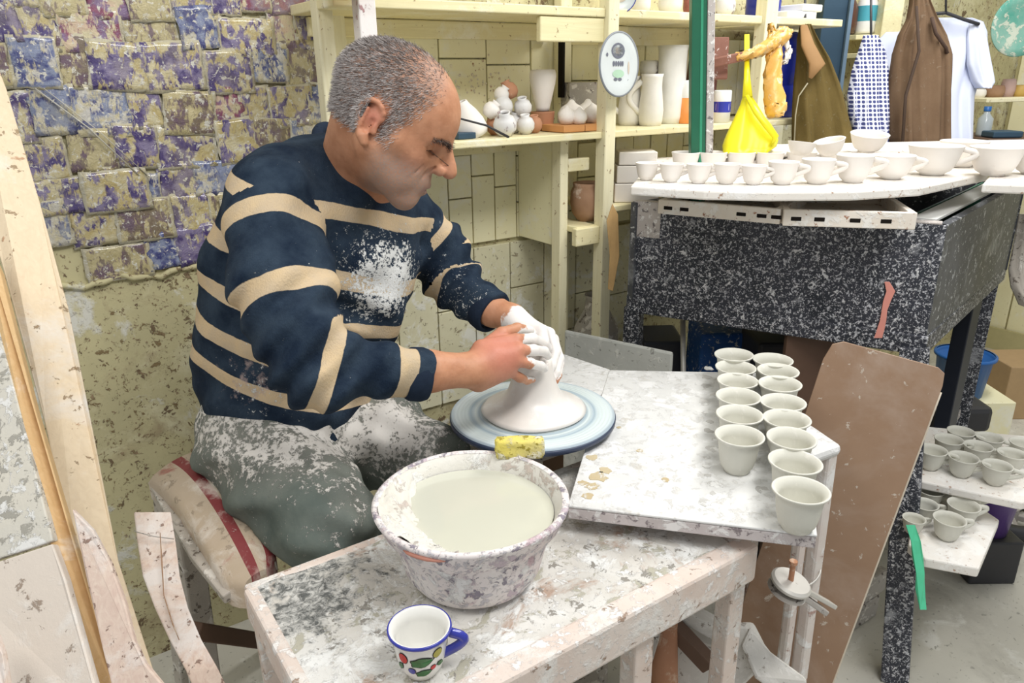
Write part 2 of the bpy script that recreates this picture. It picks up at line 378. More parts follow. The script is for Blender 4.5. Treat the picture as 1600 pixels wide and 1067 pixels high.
while zr>1.055:
    h=rng.uniform(.058,.092); x=-.06+rng.uniform(-.03,.01)
    while x<.68:
        w=rng.uniform(.05,.125)
        k=rng.choices([0,1,2,3],[5,3,1,2.5])[0]
        if zr>1.5 and x>.35: k=rng.choices([0,2,1],[2,2,1])[0]
        if zr<1.22 and x<.45: k=rng.choices([3,0,1],[4,1.5,1])[0]
        if zr>1.09 or (rng.random()<.9 and x>.03):
            sheet(x+w/2,zr+rng.uniform(-.014,.014),w+.012,h+rng.uniform(.004,.026),rng.uniform(-.09,.09),SM[k],rng.uniform(0,.0045),0)
        x+=w+rng.uniform(-.004,.012)
    zr-=h+rng.uniform(-.004,.002); row+=1
for (x,z,w,h,k,r) in [(.20,1.225,.135,.092,0,.02),(.46,1.15,.10,.07,1,-.03)]:
    sheet(x,z,w,h,r,SM[k],.009,0)
t=MB(); t.tube([(.09,YW-.016,1.44),(.17,YW-.02,1.36),(.25,YW-.016,1.255)],.003,6,flat=.5); t.tube([(.105,YW-.016,1.44),(.19,YW-.02,1.35),(.27,YW-.016,1.25)],.002,6,flat=.5)
obj('film_fold',t,film,wl,smooth=True,label='shiny fold of plastic film across the pictures')

# ================================================================ SHELF UNIT
YF=1.57                                     # front of the shelves
su=thing('shelf_unit','cream painted wooden shelf unit on the wall behind the potter','shelf',(1.38,1.7,.5))
def bx(mb,x0,x1,y0,y1,z0,z1): return mb.box(((x0+x1)/2,(y0+y1)/2,(z0+z1)/2),(x1-x0,y1-y0,z1-z0))
def P(name,mat,bnds,parent,bev=.003,**k): return obj(name,bx(MB(),*bnds),mat,parent,bevel=bev,**k)
P('shelf_board',M['shelf'],(.63,1.365,YF,YW-.015,1.288,1.306),su)
P('shelf_board',M['shelf'],(.63,1.365,YF,YW-.015,1.590,1.612),su)
P('shelf_board',M['shelf'],(1.405,1.99,YF,YW-.015,1.288,1.306),su)
P('shelf_board',M['shelf'],(1.405,1.99,YF,YW-.015,1.590,1.612),su)
P('shelf_board',M['shelf'],(2.046,2.40,YF,YW-.015,1.590,1.612),su)
P('shelf_board',M['shelf'],(2.046,2.40,YF,YW-.015,1.288,1.306),su)
P('post',M['shelf_post'],(1.366,1.403,YF-.012,YF+.028,.55,1.9),su)
P('post',M['shelf_post'],(1.99,2.045,YF-.012,YF+.03,.55,1.9),su)
P('post',M['shelf_post'],(1.40,1.44,YW-.05,YW-.015,.55,1.9),su)
P('post',M['shelf_post'],(.628,.665,YF+.09,YF+.13,.9,1.9),su)
P('post',M['shelf_post'],(.700,.745,YW-.06,YW-.02,.9,1.9),su)
P('rail',M['shelf'],(.665,1.366,YW-.035,YW-.015,1.545,1.588),su)
P('rail',M['shelf'],(1.16,1.366,YF+.004,YF+.022,1.53,1.588),su)
P('rail',M['shelf'],(1.405,1.99,YW-.035,YW-.015,1.535,1.588),su)
P('post',M['shelf_post'],(1.60,1.65,YW-.06,YW-.02,1.306,1.588),su)
P('bracket',M['holes'],(1.388,1.396,YW-.075,YW-.052,1.39,1.588),su,.001)
P('rail',M['shelf'],(.665,1.366,YW-.035,YW-.015,1.245,1.286),su)
P('shelf_board',M['shelf'],(1.405,1.99,YF+.01,YW-.015,1.08,1.098),su)
# cubby left of the front post
P('shelf_board',M['shelf'],(1.29,1.365,YF+.01,YW-.015,1.035,1.052),su)
P('rail',M['shelf'],(1.28,1.365,YF+.0,YF+.02,1.00,1.05),su)
P('side_panel',M['cream'],(1.27,1.285,YF+.1,YW-.015,.99,1.288),su)
P('post',M['shelf_post'],(1.262,1.29,YF+.05,YF+.09,.55,1.288),su)
P('rail',M['shelf'],(1.29,1.365,YF+.05,YF+.07,1.20,1.235),su)
# nearer splashed post and wood block at the top, by the potter's head
o=obj('splashed_post',bx(MB(),.655,.693,1.50,1.535,1.47,1.85),M['post_splat'],su,bevel=.003,label='white upright with pink splashes')
o=obj('wood_block',bx(MB(),.565,.654,1.47,1.55,1.60,1.72),M['block'],su,bevel=.004,label='orange brown wood block at the top of the post')

# ================================================================ BENCH
ZB=.77; bx0,bx1,by0,by1=.168,.845,.585,.945
bench=thing('work_bench','clay splashed white work bench holding the round basin','table',(.5,.76,0))
tb=MB()
def dome_box(x0,x1,y0,y1,z0,z1,nx,ny,amp,seed):
    r=random.Random(seed); mb=MB(); vs=[]; ph=[r.uniform(0,7) for _ in range(6)]
    for j in range(ny+1):
        for i in range(nx+1):
            x=x0+(x1-x0)*i/nx; y=y0+(y1-y0)*j/ny
            z=z1+amp*(sin(x*31+ph[0])*sin(y*37+ph[1])+.6*sin(x*71+ph[2]+y*23)+.5*sin(y*83+ph[3]))
            vs.append((x,y,z))
    N=len(vs); fs=[(j*(nx+1)+i,j*(nx+1)+i+1,(j+1)*(nx+1)+i+1,(j+1)*(nx+1)+i) for j in range(ny) for i in range(nx)]
    ring=[i for i in range(nx+1)]+[(j)*(nx+1)+nx for j in range(1,ny+1)]+[ny*(nx+1)+i for i in range(nx-1,-1,-1)]+[j*(nx+1) for j in range(ny-1,0,-1)]
    base=len(vs)
    for q in ring: vs.append((vs[q][0],vs[q][1],z0))
    L=len(ring)
    fs+=[(base+k,base+(k+1)%L,ring[(k+1)%L],ring[k]) for k in range(L)]
    fs.append(tuple(base+k for k in range(L))[::-1])
    return mb.add(vs,fs)
obj('bench_top',dome_box(bx0+.012,bx1-.03,by0+.03,by1-.008,ZB-.02,ZB-.003,40,24,.0008,3),M['bench_top'],bench,auto=40)
R_=M['bench_frame']
obj('frame_rail',MB().box(((bx0+bx1)/2,by0+.013,ZB-.033),(bx1-bx0,.036,.066)),R_,bench,bevel=.006)
obj('frame_rail',MB().box(((bx0+bx1)/2,by1-.006,ZB-.03),(bx1-bx0,.018,.056)),R_,bench,bevel=.004)
obj('frame_rail',MB().box((bx0+.006,(by0+by1)/2,ZB-.026),(.02,by1-by0-.02,.052)),R_,bench,bevel=.005)
obj('frame_rail',MB().box((bx1-.01,(by0+by1)/2,ZB-.033),(.03,by1-by0-.04,.064)),R_,bench,bevel=.005)
for (x,y,w) in [(bx0+.014,by1-.02,.024),(bx0+.014,by0+.03,.026),(.62,by0+.022,.036),(bx1-.02,by0+.025,.034),(.47,by1-.02,.03)]:
    obj('leg',MB().bar((x,y,ZB-.05),(x+.005,y,0),w,w*.9,(0,1,0)),R_,bench,bevel=.003)
obj('brace',MB().bar((bx0+.014,by0+.03,.30),(bx0+.014,by1-.03,.30),.02,.03),R_,bench,bevel=.003)
# ---- big board lying on the bench and the side table
ZT=.82
p0=G(1277,836,ZT); p1=G(887,790,ZT); p2=G(952,578,ZT); p3=G(1228,583,ZT); p3b=G(1262,690,ZT)
bd=thing('work_board','large white clay washed board with the two rows of small cups on it','board',(.95,.8,.79))
poly=[p1[:2],p0[:2],p3b[:2],p3[:2],p2[:2]]
obj('board_top',MB().slab(poly,ZT-.004,ZT),M['board_top'],bd,bevel=.0015)
obj('board_edge',MB().slab([q*.998+np.array([.0019,.0016]) for q in poly],ZT-.024,ZT-.0045),M['edge'],bd,bevel=.002)
def blotch(cx,cy,r,z,seed,n=14,th=.0007,asp=1):
    rr=random.Random(seed); pts=[]
    for k in range(n):
        a=2*pi*k/n; q=r*(.65+.5*rr.random()); pts.append((cx+q*cos(a),cy+q*asp*sin(a)))
    return pts
mb=MB(); k=0
for (px,py,s_) in [(918,775,.010),(935,745,.017),(925,715,.011),(945,735,.012),(1000,704,.007),(1040,750,.007),(967,668,.005),(910,755,.010),(925,760,.012)]:
    g=G(px,py,ZT); mb.slab(blotch(g[0],g[1],s_,ZT,k),ZT-.001,ZT+.0007); k+=1
obj('ochre_stain',mb,M['chips'],bd)['kind']='stuff'
mb=MB(); rr=random.Random(5)
for i in range(16):
    py=575+i*14; px=1118-rr.uniform(0,18)+(0 if i<10 else 0); g=G(px,py,ZT)
    mb.slab(blotch(g[0],g[1],rr.uniform(.006,.014),ZT,i+30),ZT-.001,ZT+.0005)
for (px,py) in [(1192,765),(1190,700),(1150,738)]:
    g=G(px,py,ZT); mb.slab(blotch(g[0],g[1],rr.uniform(.010,.018),ZT,i+60),ZT-.001,ZT+.0005); i+=1
obj('damp_mark',mb,splat('grey damp clay mark',(.46,.45,.43),(.66,.65,.63),[((.78,.78,.77),30,.52,.06)],.7),bd)['kind']='stuff'
# smaller board further back, left of it
q=[G(858,545,ZT-.003),G(953,577,ZT-.003),G(946,612,ZT-.003),G(900,640,ZT-.003),G(840,600,ZT-.003)]
o=obj('back_board',MB().slab([a[:2] for a in q],ZT-.022,ZT-.003),M['board_top'],None,bevel=.002,loc=(q[0][0],q[0][1],ZT-.02))
tag(o,'small off-white board behind the wheel, butted against the large board','board')
# side table frame under the right end of the board
st=thing('side_table','narrow clay crusted metal table with a rounded corner under the cup board','table',(1.12,.75,0))
c1=G(1318,692,.80); c2=G(1262,662,.80); c3=G(1180,560,.795)
pl=[V(*c1), V(c1[0]+.07,c1[1]+.20,.8), V(c1[0]-.10,c1[1]+.30,.8), V(c1[0]-.22,c1[1]+.02,.8)]
obj('table_top',MB().slab([a[:2] for a in pl],.772,.796),M['board_top'],st,bevel=.010)
lg=splat('white painted steel leg with rust pink wear',(.76,.73,.69),(.66,.56,.52),[((.45,.3,.26),34,.64,.06),((.84,.83,.82),16,.55,.1)],.6)
def leg(a,b,w,mat,par,**k): return obj('leg',MB().bar(a,b,w,w,(0,1,0)),mat,par,bevel=.006,**k)
leg((c1[0]-.014,c1[1]+.02,.79),(c1[0]-.004,c1[1]+.012,0),.028,lg,st)
leg((c1[0]-.055,c1[1]+.028,.78),(c1[0]-.045,c1[1]+.03,0),.022,lg,st)
leg((c1[0]+.035,c1[1]+.20,.78),(c1[0]+.035,c1[1]+.20,0),.028,lg,st)
leg((c1[0]-.10,c1[1]+.26,.78),(c1[0]-.10,c1[1]+.26,0),.028,lg,st)

# ---- swivel clamp fixed to the side-table leg
cl=thing('clamp_arm','round pale metal clamp with a bolt, tied to the side table leg','clamp',tuple(W(1245,915,1.30)))
cc=W(1235,912,1.24); uu=nrm(V(.15,-.25,1)); a1=nrm(np.cross(uu,V(1,0,0))); a2=np.cross(uu,a1)
AX=np.array([a2,-a1,uu]); 
obj('disc',MB().lathe([(0,-.004),(.030,-.004),(.034,0),(.034,.004),(.030,.008),(0,.008)],28,cc,AX),M['steel'],cl,smooth=False,auto=35)
obj('disc',MB().lathe([(0,-.004),(.028,-.004),(.033,0),(.030,.006),(0,.006)],28,cc-uu*.016,AX),M['grey'],cl,auto=35)
obj('bolt',MB().tube([cc,cc+V(0,0,.040)],.0045,10).tube([cc+V(0,0,.040),cc+V(0,0,.046)],.007,8),M['terracotta'],cl,auto=35)
e1=W(1288,955,1.30)
obj('arm',MB().bar(cc+uu*.004,W(1300,945,1.32),.022,.008),M['steel'],cl,bevel=.002)
obj('arm',MB().bar(cc-uu*.014+V(.01,0,0),e1,.020,.010),M['grey'],cl,bevel=.002)
ring=[]
for k in range(25):
    a=2*pi*k/24; ring.append(V(c1[0]-.03,c1[1]+.02,.0)+V(.034*cos(a),.024*sin(a),W(1290,965,1.35)[2]+.012*cos(a)))
obj('wire_loop',MB().tube(ring,.0022,6),M['steel'],cl,smooth=True)

# ---- brown hardboard leaning on the drying box
TL=W(1303,526,1.50); TR=W(1481,578,1.44)
bR=G(1255,1187,0.0); dn=nrm(bR-TR); L_=np.linalg.norm(bR-TR); ac=nrm(TL-TR); ac=nrm(ac-dn*np.dot(ac,dn)*.6); wd=np.linalg.norm(TL-TR)*1.03
def hb(u,v): return TR+ac*u*wd+dn*v*L_
out=[]
for (cu,cv,sa) in [(.96,.02,90),(.055,.02,0)]:
    pass
corner=.10
pts=[hb(1,1.0),hb(0,1.0),hb(0,corner*.35),hb(.02,.008),hb(.08,0),hb(1-corner*1.2,0),hb(1-corner*.35,.012),hb(1,.05)]
pb=thing('hardboard_panel','tall brown hardboard sheet with rounded corners leaning against the black box','board',tuple((bR+hb(1,1))/2))
obj('sheet',MB().plate(pts,.006),M['hardboard'],pb,bevel=.001)
obj('edge_strip',MB().tube([hb(-.006,.05+.95*k/20)+V(0,0,0) for k in range(21)],.0035,6),M['hardedge'],pb,smooth=True,label='pale chipped edge')
crumbs=MB(); rr=random.Random(3); nn=nrm(np.cross(dn,ac)); 
if nn[1]>0: nn=-nn
for k in range(38):
    u=rr.uniform(.04,.85); v=abs(rr.gauss(0,.055))+.006; c=hb(u,v)+nn*.0035
    if rr.random()<.4: c=hb(rr.uniform(.03,.2),rr.uniform(.01,.12))+nn*.0035
    s_=rr.uniform(.0012,.0042)
    crumbs.lathe([(s_,-.004),(s_*.9,.001),(0,.0022)],6,c,np.array([ac,np.cross(nn,ac),nn]))
o=obj('clay_fleck',crumbs,M['whitecup'],pb); o['kind']='stuff'

# ---- grey board standing behind the bench
a=W(884,514,2.02); b=W(1053,549,1.90)
o=obj('grey_board',MB().plate([a*V(1,1,0),b*V(1,1,0),b,a],.012),M['greyboard'],None,bevel=.006,loc=tuple((a+b)/2*V(1,1,0)))
tag(o,'grey cement board standing on edge behind the wheel','board')

# ================================================================ DRYING BOX (black)
zt,zb_=1.13,.86
A_=V(1.372,1.455); B_=V(1.690,.79); C_=V(2.55,.99); D_=C_+(A_-B_)*.78
box=thing('drying_box','large black steel box on legs covered in white clay splashes','box',(1.9,1.1,0))
def wallp(p,q,z0,z1,th,side):
    p=V(*p);q=V(*q); d=nrm(V(q[0]-p[0],q[1]-p[1])); n=V(-d[1],d[0])*side*th
    return MB().hexa([(p[0],p[1],z0),(q[0],q[1],z0),(q[0]+n[0],q[1]+n[1],z0),(p[0]+n[0],p[1]+n[1],z0),(p[0],p[1],z1),(q[0],q[1],z1),(q[0]+n[0],q[1]+n[1],z1),(p[0]+n[0],p[1]+n[1],z1)])
obj('front_panel',wallp(A_,B_,zb_,zt,.02,1),M['blackpaint'],box,bevel=.002)
obj('side_panel',wallp(B_,C_,zb_,zt,.02,1),M['blackside'],box,bevel=.002)
obj('back_panel',wallp(D_,A_,zb_,zt,.02,1),M['blackside'],box,bevel=.002)
obj('side_panel',wallp(C_,D_,zb_,zt,.02,1),M['blackside'],box,bevel=.002)
obj('bottom_panel',MB().slab([A_,B_,C_,D_],zb_,zb_+.012),M['blackleg'],box)
obj('bottom_rail',wallp(A_-V(.004,.002),B_-V(.004,.002)+V(.002,-.004),zb_-.035,zb_+.012,.03,1),M['blackpaint'],box,bevel=.003)
obj('bottom_rail',wallp(B_+V(0,-.004),C_,zb_-.035,zb_+.012,.03,1),M['blackpaint'],box,bevel=.003)
d=nrm(V(C_[0]-B_[0],C_[1]-B_[1])); nv=V(-d[1],d[0])
obj('rim_strip',wallp(B_+d*.03+nv*.03,C_+nv*.03,zt-.001,zt+.006,.05,1),M['whiteflat'],box,bevel=.001,label='white strip along the open top')
obj('inner_liner',wallp(B_+d*.05+nv*.10,C_+nv*.10,zt-.09,zt-.005,.006,1),M['greenpole'],box,label='dark green inner plate')
d1=nrm(V(B_[0]-A_[0],B_[1]-A_[1])); n1=V(-d1[1],d1[0])
obj('rim_strip',wallp(A_+d1*.01,B_-d1*.01,zt,zt+.004,.03,1),M['graypost'],box,bevel=.001)
obj('corner_tape',wallp(A_+d1*.02-n1*.0015,A_+d1*.085-n1*.0015,zt-.09,zt+.001,.002,1),M['graypost'],box,label='torn grey tape at the left end')
obj('leg',MB().bar((B_[0]+.002,B_[1]+.022,zb_-.02),(1.615,.675,0),.062,.062,(-n1[0],-n1[1],0)),M['blackpaint'],box,bevel=.003)
for (p,w) in [(A_+V(.02,-.01),.045),(C_-V(.03,-.03),.05)]:
    obj('leg',MB().box((p[0],p[1],(zb_-.02)/2),(w,w,zb_-.02),np.array([[d1[0],d1[1],0],[n1[0],n1[1],0],[0,0,1]])),M['blackpaint'],box,bevel=.003)
mid=B_+(C_-B_)*.66
obj('leg',MB().box((mid[0],mid[1]+.03,(zb_-.02)/2),(.05,.045,zb_-.02)),M['blackleg'],box,bevel=.003,label='clean black steel leg')
# lower frame holding the shelves
for (p,q,z) in [(A_,B_,.38),(B_,C_,.38),(B_+V(-.0,.30),C_+V(0,.25),.38),(B_,C_,.29)]:
    obj('shelf_rail',wallp(p+V(.02,.03),q+V(-.02,.03),z-.03,z,.03,1),M['graypost'],box,bevel=.002)
# pink drip
dr=[(1386,440,4),(1392,455,7),(1386,470,6),(1382,485,4.5),(1380,500,5),(1376,515,6),(1372,528,7)]
fl=[];fr=[]
def onface(px,py):   # meet the plane of the front panel
    r=ray(px,py); n3=V(n1[0],n1[1],0); p3=V(A_[0],A_[1],0)-n3*.002
    return EYE+r*(np.dot(p3-EYE,n3)/np.dot(r,n3))
for (px,py,hw) in dr: fl.append(onface(px-hw,py)); fr.append(onface(px+hw,py))
obj('paint_drip',MB().plate(fl+fr[::-1],.0025),M['pinkdrip'],box,bevel=.0008,label='salmon pink drip')

# lower shelves of the frame: two drying boards
up=[G(1425,735,.50),G(1440,752,.50),G(1598,785,.50),G(1700,760,.50),G(1700,690,.50),G(1440,665,.50)]
o=obj('drying_board',MB().slab([a[:2] for a in up],.478,.50),M['tray'],None,bevel=.004,loc=(up[0][0],up[0][1],.478))
tag(o,'whitewashed drying board with cups, upper one under the black box','board')
lo=[G(1420,850,.42),G(1445,872,.42),G(1530,888,.42),G(1562,812,.42),G(1500,770,.42),G(1430,760,.42)]
o=obj('drying_board',MB().slab([a[:2] for a in lo],.395,.42),M['tray'],None,bevel=.004,loc=(lo[0][0],lo[0][1],.395))
tag(o,'whitewashed drying board with cups, lowest one under the black box','board')

# ---- racks and trays on top of the box
def rackframe(name,p,q,z,dep,h,label,slots):
    """shallow wooden frame: front rail with slot holes, two end rails, back rail"""
    p=V(*p);q=V(*q); dd=nrm(V(q[0]-p[0],q[1]-p[1],0)); nn=V(-dd[1],dd[0],0); L=np.linalg.norm((q-p)[:2])
    t=thing(name,label,'rack',(p[0],p[1],z))
    ax=np.array([dd,nn,[0,0,1]]); P3=V(p[0],p[1],z)
    def rb(nm,u0,u1,v0,v1,h0,h1,mat): return obj(nm,MB().box(P3+dd*(u0+u1)/2+nn*(v0+v1)/2+V(0,0,(h0+h1)/2),(u1-u0,v1-v0,h1-h0),ax),mat,t,bevel=.002)
    rb('front_rail',0,L,0,.014,0,h,M['rack']); rb('back_rail',0,L,dep-.014,dep,0,h,M['rack'])
    rb('end_rail',0,.014,.014,dep-.014,0,h,M['rack']); rb('end_rail',L-.014,L,.014,dep-.014,0,h,M['rack'])
    rb('panel',.014,L-.014,.014,dep-.014,.002,.008,M['rack'])
    for s_ in slots: rb('slot',L*s_-.011,L*s_+.011,-.0008,.002,h*.32,h*.58,M['holes'])
    return t
# ordered along the front edge of the box (n1 points away from the camera)
zz=zt+.004
ra=G(1028,322,zz+.018); rb_=G(1219,338,zz+.018); rc=G(1224,340,zz+.018); rd=G(1432,346,zz+.018)
rackframe('drying_rack',ra,rb_,zz,.26,.034,'left pale wooden rack with slots under the top drying board',[.09,.23,.7,.86,.97])
rackframe('drying_rack',rc,rd,zz,.30,.036,'right pale wooden rack with slots under the top drying board',[.1,.28,.55,.78])
ZTR=1.215
def curved_tray(front,back,label,nm='drying_board',z=ZTR,th=.02):
    pl=[a[:2] for a in front]+[a[:2] for a in back]
    o=obj(nm,MB().slab(pl,z-th,z),M['tray'],None,bevel=.004,loc=(pl[0][0],pl[0][1],z-th)); tag(o,label,'board'); return o
f=[G(985,291,ZTR),G(1100,298,ZTR),G(1200,300,ZTR),G(1330,299,ZTR),G(1440,292,ZTR),G(1545,270,ZTR)]
b=[G(1500,232,ZTR),G(1380,236,ZTR),G(1200,240,ZTR),G(1020,246,ZTR)]
curved_tray(f,b,'long whitewashed drying board with the front row of pale cups')
curved_tray([G(1549,271,ZTR),G(1480,289,ZTR-.0),G(1660,291,ZTR)][:1]+[G(1535,287,ZTR),G(1660,291,ZTR)],[G(1720,238,ZTR),G(1560,236,ZTR)],'whitewashed drying board at the right end of the black box')
f=[G(1155,232,1.27),G(1600,226,1.27)]; b=[G(1660,212,1.27),G(1150,222,1.27)]
curved_tray(f,b,'narrow white board behind the rows of cups',z=1.262,th=.014)
# upright blocks carrying the back board
for (px,py,nm_) in [(1160,229,'left'),(1400,224,'middle'),(1590,222,'right')]:
    g=G(px,py,1.26); o=obj('spacer_block',MB().box((g[0],g[1]+.01,(zt+1.248)/2),(.03,.03,1.248-zt)),M['rack'],None,bevel=.002,loc=(g[0],g[1]+.01,zt))
    tag(o,'pale wooden block holding up the %s of the narrow back board'%nm_,'block')
# ================================================================ VESSELS
def cup_prof(r,h,foot,wall=.0035,flare=.12,z0=0):
    o=[(0,z0),(foot,z0),(foot*1.02,z0+.003)]
    for k in range(1,9):
        t=k/8; o.append((foot+(r*(1-flare)-foot)*(t**.44)*1.0,z0+.003+(h*.86-.003)*t))
    o+=[(r*.985,z0+h*.95),(r,z0+h*.985),(r-.001,z0+h),(r-wall,z0+h-.001)]
    i=[(r*(1-flare)-wall-.001,z0+h*.84)]
    for k in range(7,0,-1):
        t=k/8; i.append((max(.004,foot+(r*(1-flare)-foot)*(t**.44)-wall),z0+.006+(h*.84-.006)*t))
    return o+i+[(foot*.6,z0+.006),(0,z0+.0055)]
def handle_mb(r,h,out=.028,th=.0042,top=.80,bot=.30,flat=1.3,ang=0):
    pts=[]
    for k in range(11):
        a=pi*k/10; z=h*(top+(bot-top)*k/10)+ .006*sin(a); x=r*(.93 if k<1 else .86)+out*sin(a)-(.010*k/10)
        pts.append((x*cos(ang),x*sin(ang),z))
    return MB().tube(pts,th,8,flat=flat)
rng=random.Random(21)
# -- small handleless cups on the board, two rows
def proto_cup(nm,r,h,foot,mat,handle=None,hm=None,flare=.12):
    t=thing(nm,'x','cup'); obj('bowl',MB().lathe(cup_prof(r,h,foot,flare=flare),36),mat,t,smooth=True)
    if handle: obj('handle',handle_mb(r,h,*handle),hm or mat,t,smooth=True)
    return t
ordn=['nearest','second','third','fourth','fifth','sixth','seventh','farthest']
left=[(1157,722),(1157,676),(1153,641),(1152,612),(1151,587),(1148,565)]
right=[(1250,812),(1244,755),(1238,708),(1230,675),(1224,646),(1219,622),(1214,600),(1208,580)]
cup0=proto_cup('small_cup',.0405,.066,.021,M['greencup'],flare=.16); used=False
# rim centres seen in the photograph -> places on the board
rimL=[(1156,678),(1156,645),(1154,617),(1153,592),(1150,571),(1147,553)]
rimR=[(1252,762),(1243,718),(1237,684),(1230,652),(1224,625),(1219,599),(1216,578),(1208,559)]
for nm,row,tot in (('left',rimL,6),('right',rimR,8)):
    for i,(px,py) in enumerate(row):
        g=G(px,py,ZT+.068); o_=ordn[i] if i<tot-1 else 'farthest'
        lab='greenware cup without handle, %s from the camera in the %s row on the white board'%(o_ if i else 'nearest', nm) if i<tot-1 else 'greenware cup without handle, farthest from the camera in the %s row on the white board'%nm
        lab=lab.replace('nearest from','nearest to')
        if not used: o=cup0; o.location=(g[0],g[1],ZT+.0006); o['label']=lab; o['group']='greenware cups on the white board'; used=True
        else: o=dup(cup0,(g[0],g[1],ZT+.0006),(0,0,rng.uniform(0,6)),lab,'greenware cups on the white board',(rng.uniform(.97,1.03),rng.uniform(.97,1.03),rng.uniform(.96,1.04)))
# -- cups on top of the black box
def rnd(a): return rng.uniform(-a,a)
small=proto_cup('drying_cup',.033,.050,.017,M['whitecup'],(.029,.0038,.84,.34),flare=.05)
big=proto_cup('drying_cup',.046,.058,.020,M['whitecup'],(.030,.0042,.88,.35),flare=.05)
toprow=[(1010,282,38,0),(1048,285,40,0),(1091,287,42,0),(1134,288,44,0),(1176,289,42,0),(1221,289,50,0),(1275,288,54,0),(1331,286,60,0),(1391,281,68,1),(1455,275,84,1)]
names=['leftmost','second from left','third from left','fourth from left','fifth from left','sixth from left','seventh from left','eighth from left','ninth from left','rightmost and widest']
us={0:False,1:False}
def place(pr,key,loc,rot,lab,grp,s=(1,1,1)):
    if not us.get(key): pr.location=tuple(loc); pr.rotation_euler=rot; pr['label']=lab; pr['group']=grp; pr.scale=s; us[key]=True; return pr
    return dup(pr,loc,rot,lab,grp,s)
for i,(px,py,w,kd) in enumerate(toprow):
    g=G(px,py,ZTR+.001); zc=-((g-EYE)@CAMR)[2]; r=w/2*zc/F; pr=(small,big)[kd]; s=r/(.033,.046)[kd]*.95
    g=g+nrm(V(g[0],g[1],0))*r*.5
    place(pr,kd,(g[0],g[1],ZTR+.001),(0,0,radians(-58)+rnd(.10)),'white unfired cup, %s in the front row on top of the black box'%names[i],'cups in the front row on the black box',(s,s,s*.97 if not kd else s*.9))
row2=[(1070,.3),(1112,.3),(1156,.3),(1200,.3),(1250,.3),(1302,.3),(1360,.3)]
n2=['leftmost','second','third','fourth','fifth','sixth','rightmost']
for i,(px,_) in enumerate(row2):
    g=G(px,268,ZTR+.001)
    place(small,0,(g[0],g[1],ZTR+.001),(0,0,radians(-30)+rnd(.3)),'white unfired cup half hidden behind the front row, %s of those'%n2[i],'half hidden cups behind the front row',(1.1,1.1,.98))
for i,(px,py,w,lab) in enumerate([(1550,276,78,'wide white cup with a handle on the right end board of the black box'),(1500,262,70,'white cup with a large looped handle behind the widest cup'),(1612,274,70,'white cup cut by the right edge of the photo, on the black box')]):
    g=G(px,py,ZTR+.001); zc=-((g-EYE)@CAMR)[2]; s=w/2*zc/F/.046; g=g+nrm(V(g[0],g[1],0))*.03
    place(big,1,(g[0],g[1],ZTR+.001),(0,0,radians(-25)+rnd(.2)),lab,'cups at the right end of the black box',(s,s,s*.9))
# stacked tilted cups
zc_=ZTR+.048
for i,(px,py,w,tx,ty,lab) in enumerate([(1257,243,44,.10,.10,'small tilted white cup lying on the rims of other cups, left of three'),(1306,241,48,-.22,-.12,'tilted white cup lying on other cups, middle of three'),(1362,236,58,.05,-.16,'wide tilted white cup stacked on other cups, right of three')]):
    g=G(px,py,zc_+.005); zc=-((g-EYE)@CAMR)[2]; s=w/2*zc/F/.046
    place(big,1,(g[0]+.01,g[1]+.02,zc_+.003),(tx,ty,radians(40)),lab,'tilted cups on top of others',(s,s,s*.75))
for i,(px,py,lab) in enumerate([(1172,249,'low white cup behind the second row, left of the tilted cups'),(1215,249,'flat white saucer bowl behind the second row')]):
    g=G(px,py,ZTR+.01); place(small,0,(g[0],g[1],ZTR+.001),(0,0,1),lab,None,(1.25,1.25,.9))
# -- cups with handles on the lower drying boards
lowc=proto_cup('handled_cup',.038,.055,.018,M['greencup'],(.034,.0046,.88,.36),M['greencup'],flare=.08)
upc=[(1559,726,46),(1506,714,46),(1457,703,46),(1582,707,44),(1529,696,44),(1483,686,44),(1600,690,42),(1547,682,42),(1502,673,42)]
un=['nearest on the right, standing alone in front','front row centre','front row left','second row right, cut by the photo edge','second row centre','second row left','back row right','back row centre','back row left']
for i,(px,py,w) in enumerate(upc):
    g=G(px,py,.50+.052); zc=-((g-EYE)@CAMR)[2]; s=w/2*zc/F/.038
    place(lowc,7,(g[0],g[1],.5005),(0,0,radians(-52)+rnd(.3)),'unfired handled cup on the upper low board, %s'%un[i],'cups on the upper low board',(s*.95,s*.95,s))
loc_=[(1484,811,50),(1506,790,50),(1513,769,48),(1446,784,42),(1455,763,42),(1430,802,36),(1466,750,40)]
ln=['nearest, out at the front','second from the front in the right row','back one with its handle over the edge','middle of the left row','farther back in the left row','half hidden by the table leg','farthest back left']
for i,(px,py,w) in enumerate(loc_):
    g=G(px,py,.42+.052); zc=-((g-EYE)@CAMR)[2]; s=w/2*zc/F/.038
    place(lowc,7,(g[0],g[1],.4205),(0,0,radians(-42)+rnd(.3)),'unfired handled cup on the lowest board, %s'%ln[i],'cups on the lowest board',(s*.95,s*.95,s))

